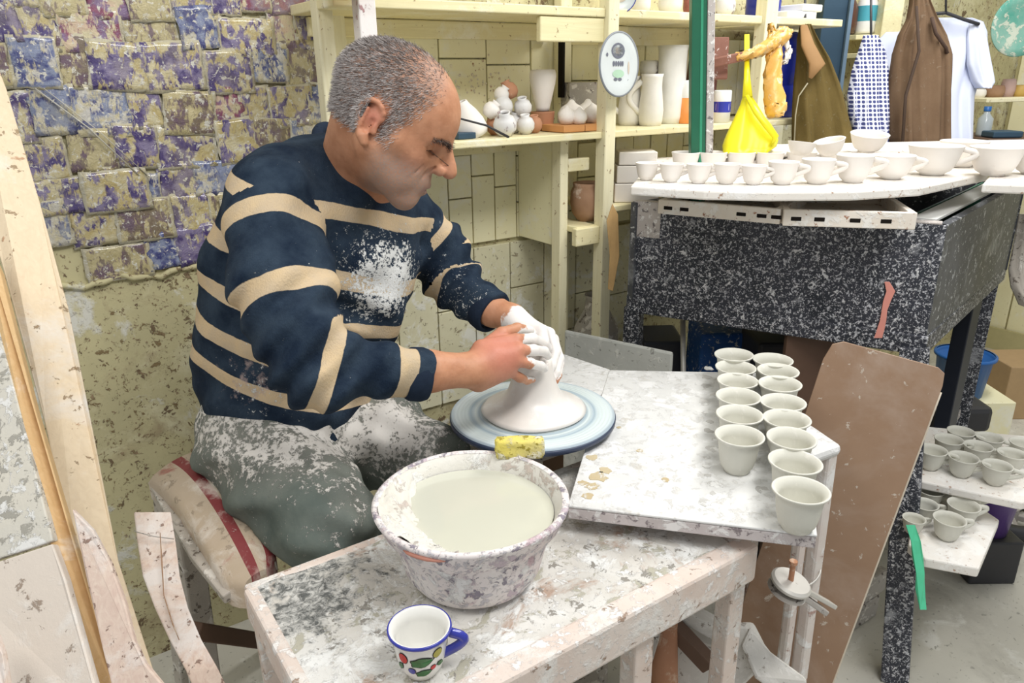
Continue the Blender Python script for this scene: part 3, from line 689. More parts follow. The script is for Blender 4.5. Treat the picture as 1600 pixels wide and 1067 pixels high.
# -- big basin with slurry
g=G(736,776,.895); bc=(g[0],g[1],ZB)
basin=thing('round_basin','large round plastic basin crusted with pinkish white clay on the bench','basin',bc)
z0=ZB; H=.124
prof=[(0,z0+.001),(.072,z0+.001),(.088,z0+.005),(.098,z0+.020),(.107,z0+.055),(.112,z0+.080),(.115,z0+.085),(.121,z0+.088),(.128,z0+.098),(.134,z0+.114),(.137,z0+.120),(.138,z0+H),(.133,z0+H+.003),(.128,z0+H)]
rn=random.Random(2)
vs=MB(); vs.lathe(prof,72,(bc[0],bc[1],0),wob=.006); obj('bowl',vs,M['basin'],basin,smooth=True)
prof=[(.129,z0+H+.0005),(.123,z0+.117),(.118,z0+.105),(.112,z0+.08),(.10,z0+.035),(.08,z0+.012),(0,z0+.010)]
vs=MB(); vs.lathe([(a,b) for a,b in prof],72,(bc[0],bc[1],0),wob=.006); obj('bowl_lining',vs,M['basin_in'],basin,smooth=True)
vs=MB(); zl=z0+.102; rings=[]; n=72
R0=[0,.03,.06,.09,.105,.1168]; vsx=[(bc[0],bc[1],zl)]
for r_ in R0[1:]:
    for k in range(n):
        a=2*pi*k/n; vsx.append((bc[0]+r_*cos(a),bc[1]+r_*sin(a),zl+.0004*sin(r_*300+a*2)))
fs=[(0,1+k,1+(k+1)%n) for k in range(n)]+[(1+j*n+k,1+(j+1)*n+k,1+(j+1)*n+(k+1)%n,1+j*n+(k+1)%n) for j in range(len(R0)-2) for k in range(n)]
vs.add(vsx,fs); obj('slurry',vs,M['slurry'],basin,smooth=True,label='milky grey clay water')
# clay crust thick on the left inner wall
vs=MB(); L0=[]
for j in range(9):
    for i in range(25):
        a=radians(104+(232-104)*i/24); t=j/8; e=sin(pi*i/24)**.6
        r_=.1297-.0125*t-(.042*e)*t; z_=z0+.124-.026*t**1.1+.0035*sin(i*1.9+j*2.3)+.003*sin(i*.8-j*1.7)+.006*e*sin(pi*t)
        L0.append((bc[0]+r_*cos(a),bc[1]+r_*sin(a),z_))
vs.add(L0,[(j*25+i,j*25+i+1,(j+1)*25+i+1,(j+1)*25+i) for j in range(8) for i in range(24)])
obj('clay_crust',vs,M['basin_in'],basin,smooth=True,label='thick clay crust inside the left rim')
q=[]; 
for k in range(9):
    a=radians(205+26*k/8)-radians(34)+radians(28); q.append((bc[0]+.1352*cos(a),bc[1]+.1352*sin(a),z0+.115))
obj('bare_patch',MB().tube(q,[.001,.004,.005,.005,.005,.005,.004,.003,.001],8,flat=.6),M['basin_red'],basin,smooth=True,label='bare red patch on the rim')
# yellow sponge wedged behind the basin
sp=W(810,700,1.165); mb=MB(); 
d_=nrm(V(CAMR[0,0],CAMR[1,0],0)); n_=V(-d_[1],d_[0],0)
def sponge(c,w,dp,h,name,label,seed):
    bm=bmesh.new(); bmesh.ops.create_cube(bm,size=1); bmesh.ops.subdivide_edges(bm,edges=bm.edges[:],cuts=7,use_grid_fill=True)
    r=random.Random(seed)
    for v in bm.verts:
        p=v.co.copy(); l=max(abs(p.x),abs(p.y),abs(p.z)); f=1-.16*max(0,(abs(p.x)+abs(p.y)+abs(p.z))-.95)
        q=c+d_*(p.x*w*f)+n_*(p.y*dp*f)+V(0,0,p.z*h*f); q=q+V(r.uniform(-1,1),r.uniform(-1,1),r.uniform(-1,1))*.0013
        v.co=q
    m=MB(); bm.verts.index_update(); m.add([tuple(v.co) for v in bm.verts],[tuple(x.index for x in f.verts) for f in bm.faces]); bm.free()
    o=obj(name,m,M['sponge'],None,smooth=True,loc=tuple(c-V(0,0,h/2))); tag(o,label,'sponge'); return o
# -- wheel
wc=G(832,643,.845)
wh=thing('potters_wheel','round pale blue potter\'s wheel head with a dark rim carrying wet clay','wheel',(wc[0],wc[1],0))
def wheel_mat():
    n=NB('slip covered wheel head with bluish rings',.22,.5); x,y,z=n.xyz()[0],n.xyz()[1],n.xyz()[2]
    r=n.math('SQRT',n.math('ADD',n.math('MULTIPLY',x,x),n.math('MULTIPLY',y,y)))
    rr=n.math('ADD',r,n.math('MULTIPLY',n.noise(6,2,.5),.006))
    c=n.node('ShaderNodeValToRGB'); e=c.color_ramp; n.lk(n.math('DIVIDE',rr,.16),c.inputs[0])
    stops=[(0,(.72,.72,.66)),(.60,(.66,.72,.70)),(.66,(.34,.43,.50)),(.70,(.62,.70,.71)),(.76,(.36,.46,.54)),(.80,(.60,.69,.71)),(.90,(.66,.74,.75)),(.955,(.62,.70,.73)),(.99,(.40,.48,.55))]
    e.elements[0].position=0; e.elements[0].color=(*stops[0][1],1); e.elements[1].position=stops[1][0]; e.elements[1].color=(*stops[1][1],1)
    for p,q in stops[2:]: el=e.elements.new(p); el.color=(*q,1)
    n.color(c.outputs[0]); n.bump(n.math('SINE',n.math('MULTIPLY',r,900)),.0004,.5); return n.m
o=obj('wheel_head',MB().lathe([(0,.836),(.150,.836),(.156,.839),(.157,.843),(.155,.8455),(.10,.8465),(.04,.8467),(0,.8467)],96,(wc[0],wc[1],0)),wheel_mat(),wh,auto=30)
obj('rim_band',MB().lathe([(.140,.829),(.152,.829),(.1583,.833),(.1588,.840),(.1572,.8425),(.150,.836)],96,(wc[0],wc[1],0)),plain('dark blue black wheel rim',(.03,.045,.09),.4,.5),wh,smooth=True)
obj('shaft',MB().lathe([(0,.10),(.02,.10),(.02,.79),(.055,.80),(.06,.829),(0,.829)],24,(wc[0],wc[1],0)),M['grey'],wh,auto=35)
obj('flywheel',MB().lathe([(0,.10),(.15,.10),(.16,.12),(.16,.15),(.15,.17),(.05,.17),(0,.18)],48,(wc[0],wc[1],0)),M['grey'],wh,auto=35)
obj('bearing_block',MB().box((wc[0]-.01,wc[1]+.01,.785),(.16,.12,.05)),M['grey'],wh,bevel=.008)
obj('support_beam',MB().box((wc[0]-.0,wc[1]+.06,.735),(.50,.07,.05)),M['bench_frame'],wh,bevel=.004)
for sx in (-.22,.24): obj('leg',MB().box((wc[0]+sx,wc[1]+.06,.355),(.04,.04,.71)),M['leggrey'],wh,bevel=.003)
# thrown clay
cp=[(0,.8475),(.098,.8475),(.101,.851),(.094,.856),(.082,.861),(.070,.867),(.058,.876),(.050,.888),(.0445,.902),(.041,.916),(.0385,.930),(.037,.942),(.036,.950),(.032,.953),(.026,.950),(.022,.940),(0,.936)]
cy=obj('clay_cone',MB().lathe(cp,64,(wc[0]+.004,wc[1]+.002,0),wob=.012),M['wetclay'],None,smooth=True,loc=(wc[0],wc[1],.8475))
tag(cy,'wet pinkish clay cone being thrown at the centre of the wheel','clay')
# sponge
g=G(812,706,.897)
sponge(V(g[0],g[1],.897+.008),.076,.024,.030,'sponge','torn yellow sponge lying on the far rim of the basin',3)

# -- painted enamel-like cup
g=G(655,975,ZB+.066); ec=(g[0],g[1],ZB)
pc=thing('painted_cup','small white glazed cup painted with flowers, cobalt blue rim and handle, on the bench','cup',ec)
pr=cup_prof(.0375,.063,.021,.0032,.10,ZB+.0005)
obj('bowl',MB().lathe([q for q in pr if True],48,(ec[0],ec[1],0)),M['white_glaze'],pc,smooth=True)
tr=[(.0374+.0012*cos(a)*1.3,ZB+.0612+.0026*sin(a)) for a in [2*pi*k/10 for k in range(11)]]
obj('rim_band',MB().lathe(tr,48,(ec[0],ec[1],0)),M['blue_glaze'],pc,smooth=True,label='cobalt blue rim')
hm=handle_mb(.0375,.063,.0255,.0050,.88,.32,1.3,radians(-36)); m2=MB(); m2.add([(v[0]+ec[0],v[1]+ec[1],v[2]+ZB) for v in hm.v],hm.f)
obj('handle',m2,M['blue_glaze'],pc,smooth=True,label='cobalt blue handle')
def on_cup(th,h,off=.0004):
    t=max(0,min(1,(h-.003)/(.063*.86-.003))); r=.021+(.0375*.90-.021)*t**.44+off
    return V(ec[0]+r*cos(th),ec[1]+r*sin(th),ZB+.0005+h)
def decal(shape,th,h,sx,sy,rot,mat,name,off):
    P_=[]; 
    for (x,y) in shape:
        X=(x*cos(rot)-y*sin(rot))*sx; Y=(x*sin(rot)+y*cos(rot))*sy
        P_.append(on_cup(th+X/.031,h+Y,off))
    c=on_cup(th,h,off); mb=MB(); n=len(P_); mb.add([c]+P_,[(0,1+k,1+(k+1)%n) for k in range(n)]); 
    o=obj(name,mb,mat,pc); return o
leafs=[(cos(a)*(1-.28*abs(sin(a*2.5))),sin(a)*.55*(1-.2*abs(cos(a*3)))) for a in [2*pi*k/18 for k in range(18)]]
disk=[(cos(a),sin(a)) for a in [2*pi*k/14 for k in range(14)]]
th0=atan2(-ec[1],-ec[0])     # side turned to the camera
for (dt,h,sx,sy,rot,mk,nm) in [(-.72,.040,.0055,.0075,.5,'red_glaze','painted_tulip'),(-.02,.036,.0145,.0145,.15,'green_glaze','painted_leaf'),(.05,.018,.0115,.010,.25,'green_glaze','painted_leaf'),(-.95,.024,.0075,.008,.9,'green_glaze','painted_leaf'),(.62,.044,.0060,.0060,0,'yellow_glaze','painted_flower'),(.80,.024,.0070,.007,-.5,'green_glaze','painted_leaf'),(-.42,.022,.0045,.0045,0,'blue_glaze','painted_flower'),(.45,.024,.0035,.0035,0,'red_glaze','painted_flower'),(1.7,.036,.010,.010,.3,'green_glaze','painted_leaf'),(-1.8,.036,.006,.007,.3,'red_glaze','painted_tulip'),(-2.6,.034,.010,.010,.3,'green_glaze','painted_leaf')]:
    shp=leafs if 'leaf' in nm else disk
    decal(shp,th0+dt,h,sx*1.16,sy*1.16,rot,M['black_glaze'],'painted_outline',.0005)
    decal(shp,th0+dt,h,sx,sy,rot,M[mk],nm,.0009)

# ================================================================ THINGS ON THE SHELVES
def vessel(name,label,cat,prof,mat,x,y,z,n=28,parts=(),rot=None,group=None,sc_=1):
    ax=np.eye(3) if rot is None else np.array(rot.to_matrix()).T
    t=thing(name,label,cat,(x,y,z),group)
    obj('body',MB().lathe([(a*sc_,b*sc_) for a,b in prof],n,(x,y,z),ax),mat,t,smooth=True)
    for (nm,mb,mt,lb) in parts: obj(nm,mb,mt,t,smooth=True,label=lb)
    return t
def hollow(outer,wall=.004):
    inner=[(max(.001,r-wall),z) for r,z in outer[::-1] if z>outer[0][1]+wall]; return outer+inner+[(0,outer[0][1]+wall)]
def SH(px,py,y,z): # point over the shelf seen at px, standing at depth y
    p=PY(px,py,y); return p[0],y,z
S1=1.3065; S2=1.6125
x,y,z=SH(848,170,1.72,S1+.052)
vessel('tall_vase','tall white vase tapering to its foot, standing on a small brown bowl','vase',hollow([(0,0),(.018,0),(.020,.01),(.027,.04),(.034,.07),(.037,.09),(.036,.10),(.033,.108)]),M['whitecup'],x,y,z)
vessel('brown_bowl','small terracotta bowl carrying the tall white vase','bowl',hollow([(0,0),(.022,0),(.030,.02),(.033,.048),(.034,.051)]),M['terracotta'],x,y,S1)
from mathutils import Euler
def spout(p,q,r0,r1): return MB().tube([V(*p),V(*p)*.5+V(*q)*.5+V(0,0,.003),V(*q)],[r0,(r0+r1)/2,r1],10)
x,y,z=SH(738,200,1.66,S1)
vessel('white_vase','white cone shaped pot lying tilted at the left end of the shelf clutter','vase',hollow([(0,0),(.040,0),(.044,.012),(.040,.034),(.029,.06),(.018,.078),(.014,.088)]),M['whitecup'],x,y,z+.004,rot=Euler((.0,-.35,0)))
o=obj('thin_stick',MB().tube([PY(706,182,1.60),PY(760,196,1.585),PY(795,217,1.575)+V(0,0,.004)],[.0025,.003,.0035],6),M['darkstuff'],None,smooth=True,loc=tuple(PY(795,217,1.575))); tag(o,'thin dark stick resting across the shelf edge','stick')
x,y,z=SH(722,205,1.63,S1); o=obj('dark_box',MB().box((x,y,S1+.008),(.05,.05,.015)),M['bluepost'],None,bevel=.002,loc=(x,y,S1)); tag(o,'small dark flat box behind the potter\'s forehead','box')
rr=random.Random(15)
greyp=splat('grey white glazed pot',(.66,.66,.66),(.76,.74,.72),[((.30,.22,.22),26,.60,.06),((.50,.54,.58),20,.60,.08)],.35)
cl_=[(790,196,1.62,.030,0,'lowest, at the shelf front'),(822,192,1.64,.024,0,'low right'),(775,185,1.68,.026,0,'behind the lowest one'),(800,182,1.70,.026,0,'in the middle back'),(760,170,1.67,.022,.045,'upper left'),(790,165,1.68,.026,.046,'in the upper centre'),(818,168,1.68,.024,.043,'upper right with a dark mouth'),(800,148,1.70,.024,.085,'highest of the heap'),(778,150,1.70,.020,.082,'top left, half in shade'),(835,196,1.66,.022,0,'next to the terracotta bowl')]
for i,(px,py,y,r,dz,lb) in enumerate(cl_):
    x=PY(px,py,y)[0]; r*=1.0
    e=Euler((rr.uniform(-.5,.5),rr.uniform(-.6,.6),0)) if dz>0 else Euler((rr.uniform(-.25,.25),rr.uniform(-.25,.25),0))
    vessel('small_pot','small grey and white pot heaped on the shelf, %s'%lb,'pot',hollow([(0,0),(r*.6,0),(r*.95,r*.5),(r,r*1.0),(r*.8,r*1.5),(r*.45,r*1.75),(r*.55,r*2.0)],.003),[greyp,M['terracotta'],M['whitecup']][(0,0,1,0,2,0,0,1,2,1)[i]],x,y,S1+dz+.003,rot=e,n=20,group='heap of small pots on the shelf')
# pots on terracotta tile at the right
x0_,x1_=PY(872,196,1.62)[0],PY(938,190,1.62)[0]
for k in range(2):
    a=x0_+(x1_-x0_)*k/2; b=x0_+(x1_-x0_)*(k+1)/2
    o=obj('terracotta_tile',MB().box(((a+b)/2,1.645,S1+.010),((b-a)-.002,.10,.018)),plain('orange terracotta tile',(.64,.31,.12),.6,.3),None,bevel=.002,loc=((a+b)/2,1.645,S1)); tag(o,'orange terracotta tile under the white bowls, %s one'%('left','right')[k],'tile','terracotta tiles under the bowls')
for (px,r,dz,y,lb) in [(886,.024,.02,1.64,'left front'),(905,.022,.02,1.62,'centre front with a pointed lid'),(925,.026,.02,1.64,'right front'),(893,.030,.045,1.70,'back left, taller'),(918,.030,.05,1.71,'back right, near the wall')]:
    x=PY(px,180,y)[0]
    vessel('white_bowl','white lidded bowl on the terracotta tiles, %s'%lb,'bowl',[(0,0),(r*.7,0),(r,r*.6),(r*.98,r*1.1),(r*.7,r*1.5),(r*.3,r*1.75),(r*.15,r*1.95),(0,r*2.0)],M['whitecup'],x,y,S1+dz if y<1.66 else S1,n=22,group='white bowls on terracotta tiles',sc_=1 if y<1.66 else 1.35)
x,y,z=SH(905,130,1.79,S1); o=obj('grey_box',bx(MB(),x-.06,x+.045,1.76,1.80,S1,S1+.125),M['grey'],None,bevel=.002,loc=(x,y,S1)); tag(o,'plain grey box standing at the back of the shelf','box')
# pieces on the cream cladding: wall light switch plate etc. none
# -- plate hanging on the post, facing the room
def hang_plate(px,py,d,rad,nv,name,label,decor):
    c=W(px,py,d); nv=nrm(nv); a=nrm(np.cross(V(0,0,1),nv)); b=np.cross(nv,a); AX=np.array([a,b,nv])
    t=thing(name,label,'plate',tuple(c))
    obj('dish',MB().lathe([(0,-.004),(rad*.7,-.004),(rad*.98,.003),(rad,.006),(rad*.97,.007),(rad*.68,.001),(0,.001)],48,c,AX),M['plategray'],t,smooth=True)
    obj('rim_line',MB().lathe([(rad*.955,.0072),(rad*1.005,.0078),(rad*1.01,.004)],48,c,AX),decor[0],t,smooth=True,label='dark rim line')
    for (u,v,ru,rv,mt,nm) in decor[1]:
        pts=[c+a*(u+ru*cos(2*pi*k/16))*rad+b*(v+rv*sin(2*pi*k/16))*rad+nv*.0018 for k in range(16)]
        mb=MB(); mb.add([c+a*u*rad+b*v*rad+nv*.0018]+pts,[(0,1+k,1+(k+1)%16) for k in range(16)]); obj(nm,mb,mt,t)
    return t
dg=plain('dark slate print',(.16,.17,.22),.4); lg_=plain('pale green print',(.45,.66,.50),.4); wm=M['plategray']; tn=plain('pale tan print',(.60,.52,.44),.4)
dec=[(0,.42,.34,.24,dg,'ring_print'),(0,.42,.27,.17,wm,'ring_fill'),(0,.42,.15,.10,tn,'ring_centre')]
for k,(u,w_) in enumerate([(-.22,.055),(-.10,.05),(.02,.055),(.14,.05),(.24,.045)]): dec.append((u,.03,w_,.085,dg,'letter_mark'))
dec+=[(0.02,-.28,.30,.13,lg_,'green_print'),(-.12,-.45,.1,.05,dg,'letter_mark'),(.1,-.45,.1,.05,dg,'letter_mark'),(.55,-.1,.05,.2,tn,'side_mark'),(-.55,.3,.05,.06,dg,'side_mark'),(.55,-.5,.05,.05,dg,'side_mark')]
hang_plate(965,101,1.90,.0795,V(.16,-.98,.03),'hanging_plate','pale oval looking plate with a round emblem, hanging on the cream post',(plain('grey plate edge',(.25,.27,.30),.5),dec))
hang_plate(968,-8,1.92,.045,-V(.45,.9,.0),'rimmed_plate','white plate with a purple rim at the top edge of the photo',(M['blue_glaze'],[(0,0,.5,.4,tn,'print')]))

# -- right bay
def pitcher(px,y,zb,r,h,label,mat,hand=True,hd=-1,neck=.8,belly=1.0):
    x=PY(px,150,y)[0]; P_=[(0,0),(r*.85,0),(r*.95*belly,h*.1),(r*belly,h*.3),(r*neck,h*.75),(r*neck*1.02,h*.93),(r*neck*1.12,h)]
    parts=[]
    if hand:
        dx=V(d_[0],d_[1],0)*hd
        pts=[V(x,y,zb)+dx*(r*neck+.0+ .036*sin(pi*k/10)) + V(0,0,h*(.86-.62*k/10)) for k in range(11)]
        parts.append(('handle',MB().tube(pts,.006,8,flat=1.4),mat,None))
    return vessel('pitcher',label,'pitcher',hollow(P_),mat,x,y,zb,parts=parts)
jug=plain('white glazed jug',(.82,.80,.76),.4,.4)
pitcher(1048,1.70,S1,.045,.225,'tall straight white jug with a lid, right of the jug with the handle',M['jar'],False,neck=.94)
pitcher(1018,1.66,S1,.037,.145,'white jug with a looped handle on its left',jug,True,-1)
pitcher(985,1.72,S1,.036,.14,'white jug half behind the cream post',jug,True,-1)
x=PY(1022,100,1.74)[0]; vessel('glass_pot','small dark patterned pot standing behind the looped jug','pot',hollow([(0,0),(.026,0),(.030,.02),(.028,.04),(.024,.044)]),greyp,x,1.76,S1+.14)
o=obj('upright_block',bx(MB(),x-.02,x+.02,1.73,1.79,S1,S1+.139),M['shelf'],None,bevel=.002,loc=(x,1.76,S1)); tag(o,'cream wooden block carrying the dark patterned pot','block')
x=PY(1075,160,1.66)[0]
vessel('orange_jar','milky jar half filled with orange slip, left of the green pole','jar',hollow([(0,0),(.031,0),(.033,.004),(.033,.075)],.002),M['orangejar'],x,1.66,S1,parts=[('neck',MB().lathe([(.0332,.0),(.0334,.07),(.033,.07)][0:0]+[(.033,S1*0+.0752),(.033,.098),(.024,.112),(.022,.125),(0,.126)],28,(x,1.66,S1)),M['jar'],'milky upper part')])
x=PY(1112,110,1.72)[0]
vessel('brown_pot','tall dark brown pot between the green pole and the cream post','pot',hollow([(0,0),(.04,0),(.048,.05),(.05,.12),(.045,.18),(.04,.21)]),plain('dark red brown glaze',(.20,.08,.05),.4,.4,0,0,.3,20),x,1.76,S1+.001)
x=PY(1128,165,1.62)[0]
t=vessel('white_can','white can with a dark blue printed label beside the cream post','can',[(0,0),(.027,0),(.027,.092),(.025,.095),(0,.095)],M['bluebox'],x,1.62,S1,parts=[('label_band',MB().lathe([(.0274,.030),(.0274,.062)],28,(x,1.62,S1)),M['blue_glaze'],'dark blue label'),('label_patch',MB().lathe([(.0278,.036),(.0278,.056)],4,(x,1.62,S1)),M['bluebox'],None)])
# upper shelf
for (px,y,r,h,mt,lb) in [(1002,1.66,.026,.05,jug,'white pot on the top shelf beside the purple rimmed plate'),(1047,1.64,.034,.07,jug,'white pot in the middle of the top shelf, cut by the photo edge'),(1078,1.66,.020,.06,plain('dark red printed tin',(.30,.10,.08),.4,.4,0,0,.6,60),'dark red patterned tin next to the green pole'),(1133,1.62,.030,.05,greyp,'blue and white patterned pot on the top shelf, right of the green pole')]:
    x=PY(px,10,y)[0]; vessel('shelf_pot',lb,'pot',hollow([(0,0),(r*.8,0),(r,h*.3),(r,h*.7),(r*.8,h)]),mt,x,y,S2,n=24)
# right of the second post: blue drums, white trays
x=PY(1200,15,1.68)[0]; vessel('blue_tin','deep blue tin on the top shelf right of the cream post','tin',hollow([(0,0),(.055,0),(.055,.12)]),M['bluedrum'],x,1.70,S2,parts=[('label_patch',MB().plate([PY(1190,6,1.64),PY(1205,6,1.64),PY(1205,24,1.64),PY(1190,24,1.64)],.001),M['plategray'],'pale printed patch')])
for k,(px,py,w,h,lb) in enumerate([(1228,36,.15,.022,'lower, longer'),(1245,24,.10,.022,'upper, shorter')]):
    x=PY(px,py,1.66)[0]; z=S2+k*.0225; o=obj('white_tray',bx(MB(),x-w/2,x+w/2,1.60,1.72,z,z+h),M['whiteflat'],None,bevel=.004,loc=(x,1.66,z)); tag(o,'white flat tray right of the blue tin, %s one'%lb,'tray')
x=PY(1214,120,1.70)[0]
bd_=thing('blue_drum','tall deep blue plastic drum on the shelf behind the orange bag','drum',(x,1.70,S1))
obj('body',MB().lathe([(0,0),(.075,0),(.08,.01),(.082,.10),(.079,.105),(.082,.11),(.08,.20),(.079,.21),(.082,.215),(.078,.255),(.05,.27),(0,.272)],40,(x,1.70,S1+.0005)),M['bluedrum'],bd_,smooth=True)
x2=PY(1180,160,1.60)[0]; vessel('grey_bottle','pale grey blue bottle beside the yellow bag','bottle',[(0,0),(.018,0),(.022,.02),(.022,.06),(.012,.085),(.008,.10),(0,.10)],plain('grey blue plastic',(.38,.46,.56),.4),x2,1.59,S1)
# brown pot in the cubby
x=PY(915,330,1.66)[0]; vessel('round_pot','round unglazed brown pot in the lower cubby left of the post','pot',hollow([(0,0),(.030,0),(.046,.022),(.052,.052),(.050,.085),(.043,.098),(.045,.108)]),M['rustpot'],x,1.65,1.0525)
x=PY(925,480,1.70)[0]; vessel('big_jar','brown grey jar standing low behind the grey board','jar',hollow([(0,0),(.06,0),(.07,.06),(.07,.14),(.04,.20),(.035,.24),(.04,.25)]),M['grey'],x+.02,1.70,.55)
o=obj('low_stand',bx(MB(),x-.1,x+.14,1.6,1.83,.0,.549),M['darkbrown'],None,bevel=.003,loc=(x,1.7,0)); tag(o,'dark wooden stand under the jar behind the grey board','stand')
# white cartons right of the post
for i,(px,py,w,h,lb) in enumerate([(992,262,.10,.05,'lowest'),(990,244,.09,.035,'middle'),(988,230,.085,.03,'top')]):
    p=W(px,py,1.98); 
ps=[(1.0985,.055,.13,'bottom'),(1.154,.05,.12,'middle'),(1.2045,.038,.11,'topmost')]
pxx=W(992,262,2.14)
for (z,h,w,lb) in ps:
    c=V(pxx[0]+.02,pxx[1]+.02,z); o=obj('white_carton',MB().box(c+V(0,0,h/2),(w,.10,h-.001),np.array([d_,n_,[0,0,1]])),M['whitecup'],None,bevel=.003,loc=tuple(c)); tag(o,'white clay dusted carton left of the cup row, %s of the pile'%lb,'carton')
if 0: o=obj('carton_stand',MB().box((pxx[0]+.03,pxx[1]-.01,.565),(.15,.11,1.128),np.array([d_,n_,[0,0,1]])),M['darkbrown'],None,bevel=.003,loc=(pxx[0]+.03,pxx[1]-.01,0)); tag(o,'dark wooden stand behind the left end of the black box','stand')
# hanging tan leather strap on the post
q=[W(957,318,2.005),W(966,335,2.005),W(968,400,2.02),W(958,455,2.03),W(950,452,2.03),W(953,400,2.02),W(948,345,2.005)]
o=obj('tan_cloth',MB().plate(q,.006),plain('tan orange cloth',(.56,.36,.16),.8,.2,0,0,.4,20),None,bevel=.002,loc=tuple(q[3])); tag(o,'tan orange cloth strip hanging on the cream post beside the black box','cloth')

# ================================================================ POLES, BAG, BRACKET
gp0=W(1096,-60,1.80); gp1=W(1096,240,1.80)
bx_=V(gp0[0],gp0[1])*.5+V(gp1[0],gp1[1])*.5
p=W(1094,235,1.86); pole=thing('green_pole','dark green square steel pole with a grey specked flange, standing on the black box','pole',(p[0],p[1],1.134))
axp=np.array([d_,n_,[0,0,1]])
p0_=V(p[0],p[1],1.134); tl_=V(p[0],p[1],1.134)+V(-.045,.03,.86); pa=V(*((p0_+tl_)/2))
def pole_bar(nm,o_,w,t,mt,**k):
    return obj(nm,MB().bar(p0_+o_,tl_+o_,w,t,tuple(n_)),mt,pole,**k)
pole_bar('green_column',V(0,0,0),.036,.03,M['greenpole'],bevel=.002)
pole_bar('grey_flange',d_*.028,.018,.034,M['graypost'],bevel=.002,label='grey flange with clay specks')
pole_bar('groove',d_*.006-n_*.0155,.006,.001,plain('light green edge',(.04,.30,.17),.3,.5))
br=thing('brown_bracket','rusty brown metal arm sticking out right of the green pole','bracket',tuple(W(1125,100,1.87)))
obj('arm',MB().bar(W(1108,100,1.86),W(1160,88,1.86),.020,.022),M['brownmetal'],br,bevel=.003)
obj('plate',MB().plate([W(1112,60,1.9),W(1112,125,1.9),W(1135,125,1.9),W(1138,60,1.9)],.01),M['brownmetal'],br,bevel=.002)
# orange bag: arm part and hanging part
def blob_tube(name,pts,rs,mat,parent,flat,n=16,wr=.12,seed=1):
    P_=[V(*p) for p in pts]; m=len(P_); r=random.Random(seed); mb=MB(); out=[];rr_=[]
    for k in range((m-1)*6+1):
        t=k/6; i=min(int(t),m-2); f=t-i; f=f*f*(3-2*f); out.append(P_[i]*(1-f)+P_[i+1]*f); rr_.append(rs[i]*(1-f)+rs[i+1]*f)
    mb.tube(out,rr_,n,flat=flat)
    mb.v=[tuple(np.array(v)+wr*.03*np.array([sin(v[2]*180+k%n*1.7),cos(v[0]*150+k%n*2.1),sin(v[1]*160+k)])) for k,v in enumerate(mb.v)]
    return obj(name,mb,mat,parent,smooth=True)
ob=thing('orange_bag','crumpled orange amber plastic bag draped over the brown bracket','bag',tuple(W(1210,180,1.88)))
blob_tube('draped_end',[W(1150,90,1.86),W(1180,82,1.86),W(1205,70,1.87),W(1222,55,1.88),(W(1232,50,1.89))],[.012,.016,.022,.024,.010],M['orangebag'],ob,.8,seed=2)
blob_tube('hanging_end',[W(1214,58,1.87),W(1210,90,1.87),W(1206,125,1.87),W(1211,165,1.87),W(1212,182,1.87)],[.010,.020,.022,.027,.018],M['orangebag'],ob,.6,seed=3)
blob_tube('draped_end',[W(1205,70,1.87),W(1207,52,1.88),W(1205,38,1.88)],[.014,.010,.005],M['orangebag'],ob,.8,seed=4)
blob_tube('side_fold',[W(1225,62,1.88),W(1234,78,1.88),W(1226,98,1.88)],[.008,.010,.006],M['whitecup'],ob,.5,seed=5)
yb=thing('yellow_bag','bright yellow plastic bag hanging by its twisted neck beside the cream post','bag',tuple(W(1172,238,1.84)))
obj('strap',MB().bar(W(1167,54,1.90),W(1167,118,1.87),.013,.004),M['yellow'],yb,bevel=.001)
obj('neck',MB().tube([W(1167,90,1.87),W(1167,120,1.865),W(1168,152,1.86)],[.006,.008,.013],12,flat=.6),M['yellow'],yb,smooth=True)
# pleated body
prof=[(152,1160,1176),(165,1156,1184),(180,1149,1193),(195,1142,1203),(208,1136,1212),(218,1132,1215),(228,1129,1212),(238,1130,1198)]
mb=MB(); n=28; vs=[]
for j,(py,xl,xr) in enumerate(prof):
    for k in range(n):
        a=2*pi*k/n; px=(xl+xr)/2+(xr-xl)/2*cos(a); th=(.012+.028*j/7)*(1+.25*sin(3*a))
        p_=W(px,py,1.86); p_=p_-n_*(sin(a)*th+.004*sin(k*2.2)*j/7); vs.append(p_)
mb.add(vs,[(j*n+k,j*n+(k+1)%n,(j+1)*n+(k+1)%n,(j+1)*n+k)[::-1] for j in range(len(prof)-1) for k in range(n)]+[tuple((len(prof)-1)*n+k for k in range(n)),tuple(range(n))[::-1]])
obj('pouch',mb,M['yellow'],yb,smooth=True)
obj('fold',MB().tube([W(1167,150,1.84),W(1182,175,1.82),W(1200,198,1.815),W(1212,214,1.82),W(1207,224,1.82)],[.006,.010,.011,.010,.005],10,flat=.7),M['yellow'],yb,smooth=True)

# slate blue column and clothes rail
d=2.75; cpos=W(1295,60,d)
bcx=thing('blue_column','slate blue steel column behind the hanging clothes','column',(cpos[0],cpos[1],0))
obj('column',MB().box((cpos[0],cpos[1],1.0),(.088,.06,2.1),axp),M['bluepost'],bcx,bevel=.003)
obj('flange',MB().box(V(cpos[0],cpos[1],1.0)+d_*.052,(.014,.09,2.1),axp),plain('blue grey flange',(.16,.24,.33),.5),bcx,bevel=.002)

